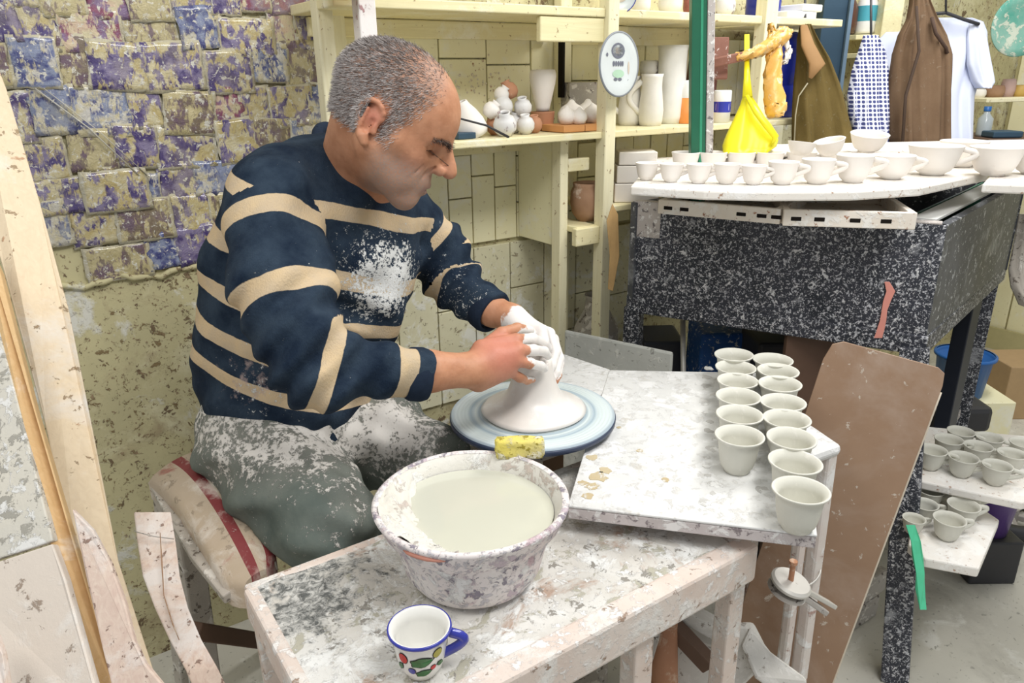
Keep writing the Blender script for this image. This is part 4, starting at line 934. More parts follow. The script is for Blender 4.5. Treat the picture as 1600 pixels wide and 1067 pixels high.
def garment(name,label,cat,rows,d,thick,mat,folds=5,amp=.012,seed=1,parts=None,skew=0,tag_=True,parent=None):
    """rows of (py, x left, x right): a hanging cloth with real thickness and folds"""
    n=56; vs=[]; r=random.Random(seed); ph=[r.uniform(0,6) for _ in range(4)]
    out=[]
    for (a,b) in zip(rows,rows[1:]):
        for k in range(4): t=k/4; out.append(tuple(a[i]*(1-t)+b[i]*t for i in range(3)))
    out.append(rows[-1]); m=len(out)
    for j,(py,xl,xr) in enumerate(out):
        t=j/(m-1)
        for k in range(n):
            a=2*pi*k/n; px=(xl+xr)/2+(xr-xl)/2*math.copysign(abs(cos(a))**.8,cos(a)); th=thick*(.35+.65*t)*math.copysign(abs(sin(a))**.7,sin(a))
            w=(px-xl)/(xr-xl+1e-6); fo=amp*(.3+.7*t)*(sin(w*folds*2*pi+ph[0]+t*2)+.5*sin(w*folds*3.7*pi+ph[1]-t*3)+.35*sin(t*9+w*5+ph[2]))
            p_=W(px,py,d)-n_*(th+fo*(1 if sin(a)>0 else .6)); vs.append(p_)
    mb=MB(); mb.add(vs,[(j*n+k,(j+1)*n+k,(j+1)*n+(k+1)%n,j*n+(k+1)%n) for j in range(m-1) for k in range(n)]+[tuple(range(n)),tuple((m-1)*n+k for k in range(n))[::-1]])
    if parent is not None: return obj(name,mb,mat,parent,smooth=True)
    base=W((rows[-1][1]+rows[-1][2])/2,rows[-1][0],d); t_=thing(name,label,cat,tuple(base)); obj('cloth',mb,mat,t_,smooth=True); return t_
olive=splat('olive brown wool',(.105,.075,.025),(.14,.10,.035),[((.15,.12,.06),60,.66,.08)],.9,.1,.001,200)
brown=splat('brown corduroy',(.12,.075,.045),(.16,.105,.065),[((.18,.13,.09),50,.66,.08)],.9,.1,.001,200)
white=plain('white cotton',(.60,.64,.78),.8,.2,0,0,.12,4,.002)
t_=garment('olive_coat','olive brown coat hanging by its collar, left of the checked cloth','coat',[(38,1252,1266),(60,1247,1278),(90,1246,1296),(130,1242,1312),(170,1240,1324),(205,1239,1334),(228,1238,1338)],2.35,.05,olive,3,.014,5)
obj('collar',MB().tube([W(1256,40,2.33),W(1262,70,2.30),W(1277,100,2.28),W(1266,122,2.28)],[.012,.022,.026,.006],10,flat=.35),plain('light brown collar facing',(.30,.17,.07),.8),t_,smooth=True)
obj('zip_line',MB().tube([W(1262,130,2.272),W(1248,150,2.272),W(1243,180,2.27),W(1241,225,2.262)],.0022,6),plain('pale zip',(.30,.27,.18),.6),t_,smooth=True,label='pale zip edge')
def check_mat():
    n=NB('dark blue and white checked cotton',.85,.15); mp=n.node('ShaderNodeMapping'); mp.inputs['Rotation'].default_value=(0,0,radians(34)); n.lk(n.co,mp.inputs[0])
    sx=n.node('ShaderNodeSeparateXYZ'); n.lk(mp.outputs[0],sx.inputs[0])
    a=n.math('SINE',n.math('MULTIPLY',sx.outputs[0],520)); b=n.math('SINE',n.math('MULTIPLY',sx.outputs[2],470))
    f=n.step(n.math('MULTIPLY',n.math('ADD',a,1.0),n.math('ADD',b,1.0)),.55,.9)
    n.color(n.mix(f,(.66,.68,.78),(.06,.07,.19))); return n.m
garment('checked_cloth','dark blue and white checked scarf hanging between the two brown coats','scarf',[(55,1350,1372),(80,1342,1384),(110,1332,1390),(150,1324,1392),(180,1326,1392),(200,1332,1390),(228,1334,1388)],2.42,.03,check_mat(),4,.01,6)
ts=garment('white_shirt','white short sleeved shirt on a dark hanger, behind the brown coat','shirt',[(28,1440,1520),(34,1420,1536),(50,1405,1542),(80,1400,1543),(110,1400,1536),(150,1410,1522),(190,1414,1519),(228,1416,1518)],2.66,.04,white,4,.012,9)
garment('sleeve','','',[(36,1515,1535),(60,1512,1542),(100,1512,1549),(128,1520,1552),(138,1526,1545)],2.62,.035,white,2,.006,10,parent=ts)
garment('sleeve','','',[(50,1385,1430),(70,1365,1425),(95,1352,1420),(115,1350,1410)],2.66,.03,white,2,.006,12,parent=ts)
obj('hanger',MB().tube([W(1455,22,2.6),W(1478,20,2.6),W(1505,30,2.6),W(1530,38,2.6)],.006,8),M['darkstuff'],ts,smooth=True,label='dark hanger')
bt=garment('brown_coat','long brown corduroy coat hanging in front of the white shirt','coat',[(-20,1425,1442),(6,1423,1452),(30,1418,1462),(55,1404,1474),(85,1396,1482),(120,1393,1482),(170,1391,1481),(228,1392,1480)],2.40,.055,brown,4,.016,7)
obj('front_edge',MB().tube([W(1432,10,2.33),W(1436,80,2.315),W(1415,150,2.31),W(1410,225,2.31)],.005,6),plain('dark coat seam',(.05,.03,.02),.9),bt,smooth=True)
obj('armhole_seam',MB().tube([W(1456,28,2.36),W(1462,52,2.34),W(1478,75,2.36),W(1482,92,2.38)],.006,6),plain('dark coat binding',(.06,.035,.025),.9),bt,smooth=True)
# rail carrying the clothes + timber post
rl=thing('clothes_rail','dark rail high on the far side carrying the coats','rail',tuple(W(1400,-45,2.5)))
obj('bar',MB().tube([W(1225,-40,2.42),W(1580,-40,2.55)],.012,12),M['darkstuff'],rl,smooth=True)
for (a,b) in [((1258,40,2.35),(1258,-38,2.44)),((1361,56,2.42),(1361,-38,2.46)),((1478,22,2.6),(1478,-38,2.54))]:
    obj('hook',MB().tube([W(*a),W(*b)],.004,6),M['darkstuff'],rl,smooth=True)
tp=W(1386,50,2.85); o=obj('timber_post',MB().box((tp[0],tp[1],1.0),(.075,.06,2.1),axp),M['shelf'],None,bevel=.004,loc=(tp[0],tp[1],0)); tag(o,'pale timber post behind the coats','post')
# shelf with things between blue column and timber post
g1=W(1312,58,2.9)
fs_=thing('back_shelf','short cream shelf behind the checked scarf','shelf',tuple(W(1345,60,2.95)))
obj('board',MB().bar(W(1305,60,2.9),W(1378,58,3.0),.20,.018),M['shelf'],fs_,bevel=.002)
obj('board',MB().bar(W(1310,88,2.9),W(1378,86,3.0),.20,.018),M['shelf'],fs_,bevel=.002)
obj('support',MB().bar(W(1330,88,3.02)-V(0,0,.01),W(1330,88,3.02)-V(0,0,1.4),.05,.05),M['shelf'],fs_,bevel=.002)
def upr(px,py,d): return W(px,py,d)
b_=W(1350,52,2.9); vessel('blue_bottle','white bottle with a blue green label on the back shelf','bottle',[(0,0),(.036,0),(.038,.01),(.038,.11),(.024,.135),(.014,.15),(.014,.18),(0,.18)],M['jar'],b_[0],b_[1],b_[2]-.002,parts=[('label_band',MB().lathe([(.0385,.045),(.0385,.10)],24,tuple(b_-V(0,0,.002))),plain('blue green label',(.08,.38,.48),.4),'blue green label')])
b_=W(1322,52,2.9); vessel('brown_jar','dark brown jar at the left end of the back shelf','jar',[(0,0),(.03,0),(.036,.03),(.034,.09),(.02,.12),(.024,.14),(0,.14)],plain('dark brown glass',(.10,.045,.03),.2,.5),b_[0],b_[1],b_[2]-.002)
# far shelf at the right
q0=W(1515,156,3.2); q1=W(1640,152,3.2)
fr=thing('far_shelf','cream wall shelf at the far right with clutter on it','shelf',tuple((q0+q1)/2))
obj('board',MB().bar(q0,q1,.24,.016),M['shelf_post'],fr,bevel=.002)
for k in (0,1): p_=(q0,q1)[k]; obj('bracket',MB().bar(p_-V(0,0,.01),p_-V(0,0,1.9-.58+.0)*0-V(0,0,.14),.02,.03),M['shelf'],fr,bevel=.002)
for (px,r,h,mt,lb) in [(1528,.030,.035,M['whitecup'],'small white dish at the left end of the far shelf'),(1552,.040,.05,M['rustpot'],'brown pot in the middle of the far shelf'),(1572,.030,.075,plain('pinkish clay figure',(.52,.36,.33),.7),'pinkish pot on the far shelf'),(1592,.035,.05,plain('ochre pot',(.55,.36,.10),.5),'ochre pot at the right end of the far shelf')]:
    b_=W(px,152,3.2); vessel('far_pot',lb,'pot',hollow([(0,0),(r*.8,0),(r,h*.4),(r*.95,h*.8),(r*.8,h)]),mt,b_[0],b_[1],q0[2]+.0085,n=20)
b_=W(1592,40,3.0); hp_=thing('green_plate','green patterned plate at the right edge of the photo, on the far wall','plate',tuple(b_))
obj('dish',MB().lathe([(0,0),(.09,0),(.12,.012),(.118,.016),(.085,.004),(0,.004)],40,b_,np.array([d_,[0,0,1],-n_])),splat('green patterned glaze',(.10,.38,.30),(.30,.50,.42),[((.60,.66,.55),30,.55,.05)],.3),hp_,smooth=True)
# low table with a bottle behind the cup rows
lt=thing('far_table','low dark table at the far right with a water bottle','table',tuple(W(1545,216,3.1)))
a_=W(1505,216,3.1); c_=W(1640,214,3.1)
obj('top',MB().bar(a_,c_,.35,.02),M['darkbrown'],lt,bevel=.003)
for s_ in (0,1):
    e=(a_,c_)[s_]; obj('leg',MB().bar(e-V(0,0,.01),V(e[0],e[1],0),.04,.04),M['darkbrown'],lt)
b_=W(1535,213,3.05); vessel('water_bottle','small clear grey bottle with a blue cap on the far table','bottle',[(0,0),(.026,0),(.028,.01),(.028,.07),(.012,.09),(.012,.10),(0,.10)],plain('grey blue clear plastic',(.40,.44,.46),.1),b_[0],b_[1],a_[2]+.011,parts=[('cap',MB().lathe([(.014,.10),(.014,.118),(0,.118)],16,(b_[0],b_[1],a_[2]+.011)),M['bluebucket'],'blue cap')])
b_=W(1563,213,3.0); o=obj('dark_tray',MB().box((b_[0],b_[1],a_[2]+.024),(.12,.10,.025),axp),M['bluepost'],None,bevel=.005,loc=(b_[0],b_[1],a_[2]+.011)); tag(o,'dark tray beside the small bottle on the far table','tray')

# ================================================================ UNDER AND BEHIND THE BOX
g=G(1500,660,.0)
b_=W(1498,605,3.0); vessel('blue_bucket','blue plastic bucket seen under the black box','bucket',hollow([(0,0),(.085,0),(.10,.15),(.106,.155),(.106,.165)]),M['bluebucket'],b_[0],b_[1],b_[2]-.02,parts=[('rim',MB().lathe([(.104,.155),(.112,.158),(.112,.168),(.104,.17)],28,(b_[0],b_[1],b_[2]-.02)),M['bluebucket'],None)])
o=obj('low_crate',MB().box((b_[0],b_[1],(b_[2]-.021)/2),(.34,.22,b_[2]-.021),axp),M['cream'],None,bevel=.004,loc=(b_[0],b_[1],0)); tag(o,'pale low box under the blue bucket','box')
b2=W(1485,645,2.75); ct=thing('dark_machine','dark wheeled machine part on the floor behind the box leg','machine',(b2[0],b2[1],0))
obj('housing',MB().box((b2[0],b2[1],.25),(.22,.16,.10),axp),M['darkstuff'],ct,bevel=.02)
obj('stem',MB().tube([(b2[0],b2[1],.2),(b2[0],b2[1],.06)],.03,12),M['darkstuff'],ct,auto=35)
for s_ in (-.07,.07):
    obj('wheel',MB().lathe([(0,-.015),(.05,-.015),(.055,-.01),(.055,.01),(.05,.015),(0,.015)],24,V(b2[0],b2[1],.056)+d_*s_,np.array([n_,[0,0,1],d_])),M['darkstuff'],ct,auto=35)
g=G(1600,842,0); hub=thing('spoked_wheel','dark spoked wheel lying on the floor at the right edge','wheel',(g[0]+.02,g[1]+.05,0))
hc=V(g[0]+.06,g[1]+.08,.03)
obj('tyre',MB().lathe([(.11,-.025),(.135,-.02),(.14,0),(.135,.02),(.11,.025),(.105,0),(.11,-.025)],40,hc),M['darkstuff'],hub,smooth=True)
for k in range(5):
    a=2*pi*k/5; obj('spoke',MB().bar(hc+V(.02*cos(a),.02*sin(a),0),hc+V(.11*cos(a),.11*sin(a),0),.02,.02),M['grey'],hub,bevel=.003)
obj('hub',MB().lathe([(0,-.03),(.03,-.03),(.03,.03),(0,.03)],20,hc),M['grey'],hub,auto=35)
b_=W(1549,800,2.2); vessel('purple_pot','purple plastic pot behind the lowest drying board','pot',hollow([(0,0),(.05,0),(.062,.12),(.066,.125)]),M['purple'],b_[0],b_[1],b_[2]-.06,sc_=1.0)
o=obj('dark_block',MB().box((b_[0],b_[1],(b_[2]-.061)/2),(.14,.14,b_[2]-.061),axp),M['darkstuff'],None,bevel=.006,loc=(b_[0],b_[1],0)); tag(o,'dark block under the purple pot','block')
b_=W(1600,598,3.3); o=obj('cardboard_box',MB().box((b_[0],b_[1],b_[2]/2+.06),(.30,.22,b_[2]+.12),axp),M['cardboard'],None,bevel=.004,loc=(b_[0],b_[1],0)); tag(o,'brown cardboard box against the far wall','box')
# clutter under the left part of the box
b_=W(1120,535,2.35); o=obj('blue_crate',MB().box((b_[0],b_[1],b_[2]/2+.03),(.15,.18,b_[2]+.06),axp),splat('blue crate with white specks',(.02,.08,.30),(.03,.12,.38),[((.6,.62,.66),60,.62,.05)],.5),None,bevel=.01,loc=(b_[0],b_[1],0)); tag(o,'deep blue crate with white specks under the black box','crate')
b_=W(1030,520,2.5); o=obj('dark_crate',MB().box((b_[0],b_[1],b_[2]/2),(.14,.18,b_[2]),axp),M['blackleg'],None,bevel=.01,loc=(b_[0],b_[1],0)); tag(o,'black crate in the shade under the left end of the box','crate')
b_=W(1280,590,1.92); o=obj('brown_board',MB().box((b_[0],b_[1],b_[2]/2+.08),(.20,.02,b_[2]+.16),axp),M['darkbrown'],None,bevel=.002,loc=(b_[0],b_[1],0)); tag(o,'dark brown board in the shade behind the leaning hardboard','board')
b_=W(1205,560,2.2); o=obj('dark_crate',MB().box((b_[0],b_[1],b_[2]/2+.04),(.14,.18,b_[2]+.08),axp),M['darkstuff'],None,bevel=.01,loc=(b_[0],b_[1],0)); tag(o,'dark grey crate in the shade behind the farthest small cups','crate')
o=obj('steel_rod',MB().tube([W(1067,500,2.15),W(1068,600,2.15),W(1069,700,2.15)],[.008,.008,.008],10),M['steel'],None,smooth=True,loc=tuple(W(1069,700,2.15))); tag(o,'thin pale steel rod standing under the black box','rod'); 
# mint ribbon on the box leg
q=[(1422,820,1.645),(1430,845,1.64),(1432,870,1.645),(1438,895,1.64),(1437,920,1.645),(1444,952,1.64)]
L_=[W(a-7,b,c) for a,b,c in q]; R_l=[W(a+ (7,8,10,6,7,3)[i],b,c) for i,(a,b,c) in enumerate(q)]
o=obj('mint_ribbon',MB().plate(L_+R_l[::-1],.002),M['mintplastic'],None,loc=tuple(L_[0])); tag(o,'torn mint green plastic ribbon hanging beside the speckled box leg','ribbon')
# clay covered cloth at the right of the box
rg=thing('clay_cloth','clay stiffened cloth hanging over the right side of the black box','cloth',tuple(W(1598,440,1.95)))
garment('cloth','','',[(335,1592,1640),(380,1584,1645),(420,1578,1650),(450,1582,1650),(478,1596,1640)],1.93,.02,M['leggrey'],4,.010,30,parent=rg)
# bricks and blocks by the box leg, lower right
for i,(px,py,w,h) in enumerate([(1350,935,.11,.07),(1352,880,.10,.06)]):
    b_=G(1352,1010,0); z=i*.075+.0; 
    o=obj('concrete_block',MB().box((b_[0]+.02*i+.05,b_[1]+.12,z+.037),(.18,.14,.072)),M['grey'],None,bevel=.006,loc=(b_[0]+.05,b_[1]+.12,z)); tag(o,'grey clay dusted block behind the leaning hardboard, %s one'%('lower','upper')[i],'block')
# footrest and pedal parts under the bench
ft=thing('foot_pedal','pale clay covered pedal board and struts under the bench','pedal',tuple(W(1110,1050,1.5)*V(1,1,0)))
pedm=splat('pale grey clay covered board',(.60,.58,.54),(.70,.68,.64),[((.82,.80,.77),10,.5,.2),((.36,.32,.28),60,.68,.05)],.8)
pg=[W(1000,977,1.46),W(1178,977,1.42),W(1205,1030,1.40),W(1160,1075,1.42),W(1060,1110,1.46),W(1000,1100,1.48)]
obj('pedal_board',MB().plate(pg,.02),pedm,ft,bevel=.006)
pg=[W(1172,978,1.415),W(1205,1020,1.39),W(1262,1062,1.35),W(1250,1110,1.35),W(1180,1060,1.38),W(1158,1010,1.40)]
obj('pedal_arm',MB().plate(pg,.025),pedm,ft,bevel=.006)
obj('strut',MB().bar(W(1040,938,1.42),W(1150,1000,1.40),.035,.03),pedm,ft,bevel=.003)
obj('strut',MB().bar(W(1030,955,1.40),W(1110,1040,1.38),.03,.03),M['darkbrown'],ft,bevel=.003)
obj('spindle',MB().tube([W(1035,960,1.38),W(1040,1120,1.42)],[.028,.024],16),M['terracotta'],ft,smooth=True)
obj('bracket_plate',MB().plate([W(1000,985,1.34),W(1036,968,1.34),W(1030,1000,1.35),W(1015,1050,1.36)],.008),M['grey'],ft,bevel=.001)
obj('post',MB().box(V(*(W(1110,1060,1.42)*V(1,1,0)))+V(0,0,.12),(.05,.05,.24)),M['leggrey'],ft)
b_=W(900,1050,1.5); o=obj('metal_trunk',MB().box((.54,.77,.20),(.22,.14,.40)),M['grey'],None,bevel=.01,loc=(.54,.77,0)); tag(o,'grey dusty metal trunk on the floor under the bench','trunk')
o=obj('cardboard_box',MB().box((.32,.80,.17),(.2,.16,.34)),M['cardboard'],None,bevel=.004,loc=(.32,.80,0)); tag(o,'brown cardboard box under the left end of the bench','box')

# ================================================================ STOOL AND LEFT PLANKS
stl=thing('saddle_stool','old stool with a striped cushion and clay covered legs, under the potter','stool',(.2,1.2,0))
# seat cushion: three long strips over a curved pad
A0=[W(292,722,1.42),W(330,745,1.38),W(362,800,1.30),W(385,860,1.23),(W(402,905,1.18))]
def bez(P_,t):
    P_=[V(*p) for p in P_]
    while len(P_)>1: P_=[P_[i]*(1-t)+P_[i+1]*t for i in range(len(P_)-1)]
    return P_[0]
Lc=[W(232,755,1.38),W(262,760,1.34),W(300,815,1.27),W(335,890,1.20),W(362,938,1.16)]
Rc=[W(322,706,1.47),W(352,728,1.42),W(388,775,1.34),W(425,835,1.27),W(440,885,1.22)]
red=splat('dark red vinyl with clay smears',(.22,.035,.04),(.28,.07,.07),[((.62,.50,.44),12,.54,.2),((.72,.62,.56),50,.68,.05)],.5,.4)
crv=splat('cream vinyl with clay smears',(.50,.40,.29),(.56,.46,.36),[((.70,.63,.55),10,.5,.2),((.42,.20,.16),14,.62,.15),((.40,.32,.24),50,.68,.05)],.6,.3)
def cs(t,u,off=0):   # surface of the cushion
    l=bez(Lc,t); r=bez(Rc,t); c=l*(1-u)+r*u; b=.018*sin(pi*u)**.5+ .0
    e=1-max(0,(t-.86)/.14)**2*.55*abs(2*u-1)
    c=(l*(.5)+r*.5)*(1-e)+c*e if t>.86 else c
    return c+V(0,0,b+off)
cuts=[0,.40,.58,.80,1.0]; mats_=[crv,red,crv,red]; nms=['cream','dark red','cream','dark red']  # last dark red sliver puts the shadow at the right side into the colour
for s_ in range(4):
    mb=MB(); nu,nt=6,26; vs=[]
    for j in range(nt+1):
        for i in range(nu+1): vs.append(cs(j/nt,cuts[s_]+(cuts[s_+1]-cuts[s_])*i/nu))
    for j in range(nt+1):
        for i in range(nu+1): vs.append(cs(j/nt,cuts[s_]+(cuts[s_+1]-cuts[s_])*i/nu)*V(1,1,1)-V(0,0,.018*sin(pi*(cuts[s_]+(cuts[s_+1]-cuts[s_])*i/nu))**.5+.035))
    N_=(nu+1)*(nt+1); fs=[]
    for j in range(nt):
        for i in range(nu):
            q=j*(nu+1)+i; fs.append((q,q+nu+1,q+nu+2,q+1)); fs.append((N_+q,N_+q+1,N_+q+nu+2,N_+q+nu+1))
        q=j*(nu+1); fs.append((q,N_+q,N_+q+nu+1,q+nu+1)); q+=nu; fs.append((q,q+nu+1,N_+q+nu+1,N_+q))
    for i in range(nu): fs.append((i,i+1,N_+i+1,N_+i)); q=nt*(nu+1)+i; fs.append((q,N_+q,N_+q+1,q+1))
    mb.add(vs,fs); obj('cushion_strip',mb,mats_[s_],stl,auto=50,label='%s strip of the cushion'%nms[s_])
obj('seat_board',MB().plate([W(235,765,1.40),W(300,880,1.26),W(352,945,1.18),W(435,890,1.24),W(400,790,1.36),W(325,720,1.49)],.02),M['leggrey'],stl,bevel=.003)
obj('leg',MB().bar(W(282,800,1.33),V(*(G(345,1230,0))),.045,.05),M['leggrey'],stl,bevel=.004)
obj('leg',MB().bar(W(258,770,1.40),V(*(G(300,1150,0))),.035,.04),M['leggrey'],stl,bevel=.004)
obj('leg',MB().bar(W(380,800,1.45),V(*(G(420,1020,0))),.035,.04),M['leggrey'],stl,bevel=.004)
obj('stretcher',MB().bar(W(300,985,1.25),W(400,1000,1.45),.03,.03),M['darkbrown'],stl,bevel=.003)
# curved pinkish slat in front of the leg
pts=[(238,800,58,1.20),(245,850,60,1.17),(252,900,58,1.14),(268,950,52,1.11),(290,1000,50,1.09),(315,1045,52,1.07),(345,1110,54,1.05)]
mb=MB(); vs=[]
for (px,py,w,dd) in pts:
    for s_ in (-.5,.5):
        for off in (0,.012): vs.append(W(px+w*s_,py,dd+off))
m=len(pts); fs=[(0,1,3,2),((m-1)*4+2,(m-1)*4+3,(m-1)*4+1,(m-1)*4)]
for j in range(m-1):
    a=j*4; b=a+4; fs+=[(a,a+2,b+2,b),(a+1,b+1,b+3,a+3),(a,b,b+1,a+1),(a+2,a+3,b+3,b+2)]
mb.add(vs,fs); cg=thing('curved_slat','curved pinkish wooden slat wired to the stool leg','board',tuple(W(345,1110,1.05)))
obj('slat',mb,M['slat'],cg,bevel=.002)
obj('crack',MB().tube([W(250,832,1.165),W(253,880,1.14),W(256,930,1.115),W(270,975,1.092),W(280,1000,1.083)],[.0005,.0011,.0007,.0011,.0005],6),M['rustpot'],cg,smooth=True,label='dark crack')
obj('wire',MB().tube([W(210,830,1.165),W(240,838,1.160),W(272,842,1.165)],.0008,6),M['grey'],cg,smooth=True)
# planks
def board4(name,label,quad,th,mat,cat='plank',bev=.002,par=None):
    mb=MB().plate(quad,th)
    if par is not None: return obj(name,mb,mat,par,bevel=bev)
    o=obj(name,mb,mat,None,bevel=bev,loc=tuple(quad[-1])); tag(o,label,cat); return o
board4('leaning_plank','broad pale pine plank leaning in the left corner, splashed with clay',[W(-75,-80,1.32),W(12,150,1.28),W(62,320,1.24),W(108,490,1.2),W(150,700,1.14),W(185,880,1.10),W(262,1120,1.06),W(165,1120,1.02),W(120,900,1.06),W(70,660,1.12),W(5,420,1.18),W(-90,100,1.26)][::-1],.018,M['plank'])
board4('narrow_plank','narrow raw orange pine strip leaning in front of the broad plank',[W(-20,370,1.13),W(8,430,1.12),W(62,640,1.06),W(118,830,1.02),W(205,1120,.98),W(160,1120,.97),W(80,830,1.01),W(20,600,1.07),W(-25,440,1.12)][::-1],.016,M['plank_orange'])
board4('warped_lath','warped pinkish lath with a wavy edge leaning at the lower left',[W(118,795,1.00),W(150,828,.995),W(178,880,.99),W(200,940,.98),W(215,1000,.97),W(232,1035,.965),W(265,1075,.96),W(262,1110,.955),W(190,1110,.95),W(165,1010,.965),W(140,900,.985)][::-1],.010,M['slat'])
sp_=thing('splashed_panel','white cabinet panel covered in grey clay splashes at the left edge','panel',tuple(W(30,1067,.98)))
board4('upper_panel','',[W(-60,420,1.10),W(8,515,1.09),W(92,845,1.0),W(-60,895,1.0)][::-1],.014,M['panel_speck'],par=sp_)
board4('lower_panel','',[W(-60,900,1.0),W(92,850,1.0),W(112,905,.985),W(172,1120,.94),W(-60,1120,.94)][::-1],.014,M['panel_pink'],par=sp_)
board4('rounded_board','dark edged pale board at the very lower left corner of the photo',[W(-40,960,.90),W(2,990,.90),W(12,1020,.89),W(28,1120,.87),W(-40,1120,.87)][::-1],.012,M['slat'],'board')
# white clay splashes stuck on the cladding above the shelf
spk=MB(); r=random.Random(12)
for k in range(70):
    px=r.gauss(752,26); py=r.gauss(130,24)
    if not(704<px<842 and 84<py<170): continue
    g=PY(px,py,YW-.013); s_=r.uniform(.0012,.0045)
    spk.lathe([(s_,.0),(s_*.7,.0015),(0,.002)],6,g,np.array([[1,0,0],[0,0,1],[0,-1,0]]))
o=obj('clay_speck',spk,splat('clay specks',(.62,.50,.30),(.85,.82,.74),[((.5,.3,.2),90,.6,.05)],.8),wl); o['kind']='stuff'
# ================================================================ THE POTTER (implicit surfaces -> one continuous mesh)
def smin(a,b,k):
    if k<=0: return np.minimum(a,b)
    h=np.maximum(k-np.abs(a-b),0)/k; return np.minimum(a,b)-h*h*k*.25
def smax(a,b,k): return -smin(-a,-b,k)
class Cone:      # tapered capsule, optional flattening along an axis
    def __init__(s,a,b,ra,rb,k=.02,sub=False,flat=None):
        s.a=V(*a);s.b=V(*b);s.ra=ra;s.rb=rb;s.k=k;s.sub=sub;s.flat=flat
        s.c=(s.a+s.b)/2; s.R=np.linalg.norm(s.b-s.a)/2+max(ra,rb)
    def d(s,p):
        a,b=s.a,s.b
        if s.flat is not None:
            ax,f=s.flat; ax=nrm(ax); q=p-s.c; t=q@ax; p=s.c+q+np.outer(t*(1/f-1),ax); a=s.c+(a-s.c)+ax*np.dot(a-s.c,ax)*(1/f-1); b=s.c+(b-s.c)+ax*np.dot(b-s.c,ax)*(1/f-1)
        ba=b-a; h=np.clip(((p-a)@ba)/max(1e-9,ba@ba),0,1); q=p-a-h[:,None]*ba
        dd=np.sqrt((q*q).sum(1))-(s.ra+(s.rb-s.ra)*h)
        return dd*(s.flat[1] if s.flat is not None and s.flat[1]<1 else 1)
class Ell:
    def __init__(s,c,r,ax=None,k=.02,sub=False):
        s.c=V(*c);s.r=V(*r);s.ax=np.eye(3) if ax is None else np.array(ax);s.k=k;s.sub=sub;s.R=max(r)
    def d(s,p):
        q=(p-s.c)@s.ax.T; k0=np.sqrt(((q/s.r)**2).sum(1)); k1=np.sqrt(((q/(s.r**2))**2).sum(1))+1e-9
        return k0*(k0-1)/k1
def field(prims,p):
    d=np.full(len(p),1.0)
    for q in prims:
        e=q.d(p)
        d=smax(d,-e,q.k) if q.sub else smin(d,e,q.k)
    return d
def polygonise(prims,h,disp=None,nb=12,extra=None):
    """sparse surface nets; returns vertices, quads"""
    lo=np.min([q.c-q.R-.03 for q in prims if not q.sub],0); hi=np.max([q.c+q.R+.03 for q in prims if not q.sub],0)
    B=nb*h; nbk=np.ceil((hi-lo)/B).astype(int)
    I=np.stack(np.meshgrid(*[np.arange(n) for n in nbk],indexing='ij'),-1).reshape(-1,3)
    cen=lo+(I+.5)*B; rad=B*.5*sqrt(3)
    D=field(prims,cen); keep=np.abs(D)<rad*1.5+.03
    I=I[keep]; cen=cen[keep]
    g=np.stack(np.meshgrid(*[np.arange(nb+1)]*3,indexing='ij'),-1).reshape(-1,3)
    S=int(max(nbk)*nb+4); ck=[];cv=[];qk=[]
    corner=np.array([[0,0,0],[1,0,0],[0,1,0],[1,1,0],[0,0,1],[1,0,1],[0,1,1],[1,1,1]])
    edges=[(0,1),(2,3),(4,5),(6,7),(0,2),(1,3),(4,6),(5,7),(0,4),(1,5),(2,6),(3,7)]
    for idx,c in zip(I,cen):
        near=[q for q in prims if np.linalg.norm(q.c-c)-q.R<rad*1.3+.05]
        if not near: continue
        P_=lo+(idx*nb+g)*h; d=field(near,P_)
        if extra is not None: d=extra(P_,d)
        if disp is not None: d=d+disp(P_)
        if d.min()>0 or d.max()<0: continue
        Dg=d.reshape(nb+1,nb+1,nb+1)
        cs_=np.stack([Dg[a:a+nb,b:b+nb,c_:c_+nb] for a,b,c_ in corner],-1).reshape(-1,8)
        sg=cs_<0; act=sg.any(1)&~sg.all(1)
        if not act.any(): continue
        cells=np.stack(np.meshgrid(*[np.arange(nb)]*3,indexing='ij'),-1).reshape(-1,3)[act]; cs2=cs_[act]; sg2=sg[act]
        acc=np.zeros((len(cells),3)); cnt=np.zeros(len(cells))
        for a,b in edges:
            m=sg2[:,a]!=sg2[:,b]; t=cs2[:,a]/(cs2[:,a]-cs2[:,b]+1e-12)
            pos=corner[a]+(corner[b]-corner[a])*np.clip(t,0,1)[:,None]
            acc[m]+=pos[m]; cnt[m]+=1
        gc=cells+idx*nb
        ck.append((gc[:,0]*S+gc[:,1])*S+gc[:,2]); cv.append(lo+(gc+acc/cnt[:,None])*h)
        # edges along each axis starting at points owned by this block
        for ax in range(3):
            sl0=[slice(0,nb)]*3; sl1=[slice(0,nb)]*3; sl1[ax]=slice(1,nb+1)
            A=Dg[tuple(sl0)]<0; Bm=Dg[tuple(sl1)]<0; w=np.argwhere(A!=Bm)
            if not len(w): continue
            f=A[tuple(w.T)]; w=w+idx*nb; u=(ax+1)%3; v=(ax+2)%3
            eu=np.zeros(3,int); ev=np.zeros(3,int); eu[u]=1; ev[v]=1
            q=np.stack([w-eu-ev,w-ev,w,w-eu],1); q[~f]=q[~f][:,::-1]
            qk.append((q[...,0]*S+q[...,1])*S+q[...,2])
    ck=np.concatenate(ck); cv=np.concatenate(cv); qk=np.concatenate(qk)
    o=np.argsort(ck); ck=ck[o]; cv=cv[o]
    pos=np.clip(np.searchsorted(ck,qk),0,len(ck)-1); ok=(ck[pos]==qk).all(1)
    return cv,pos[ok]
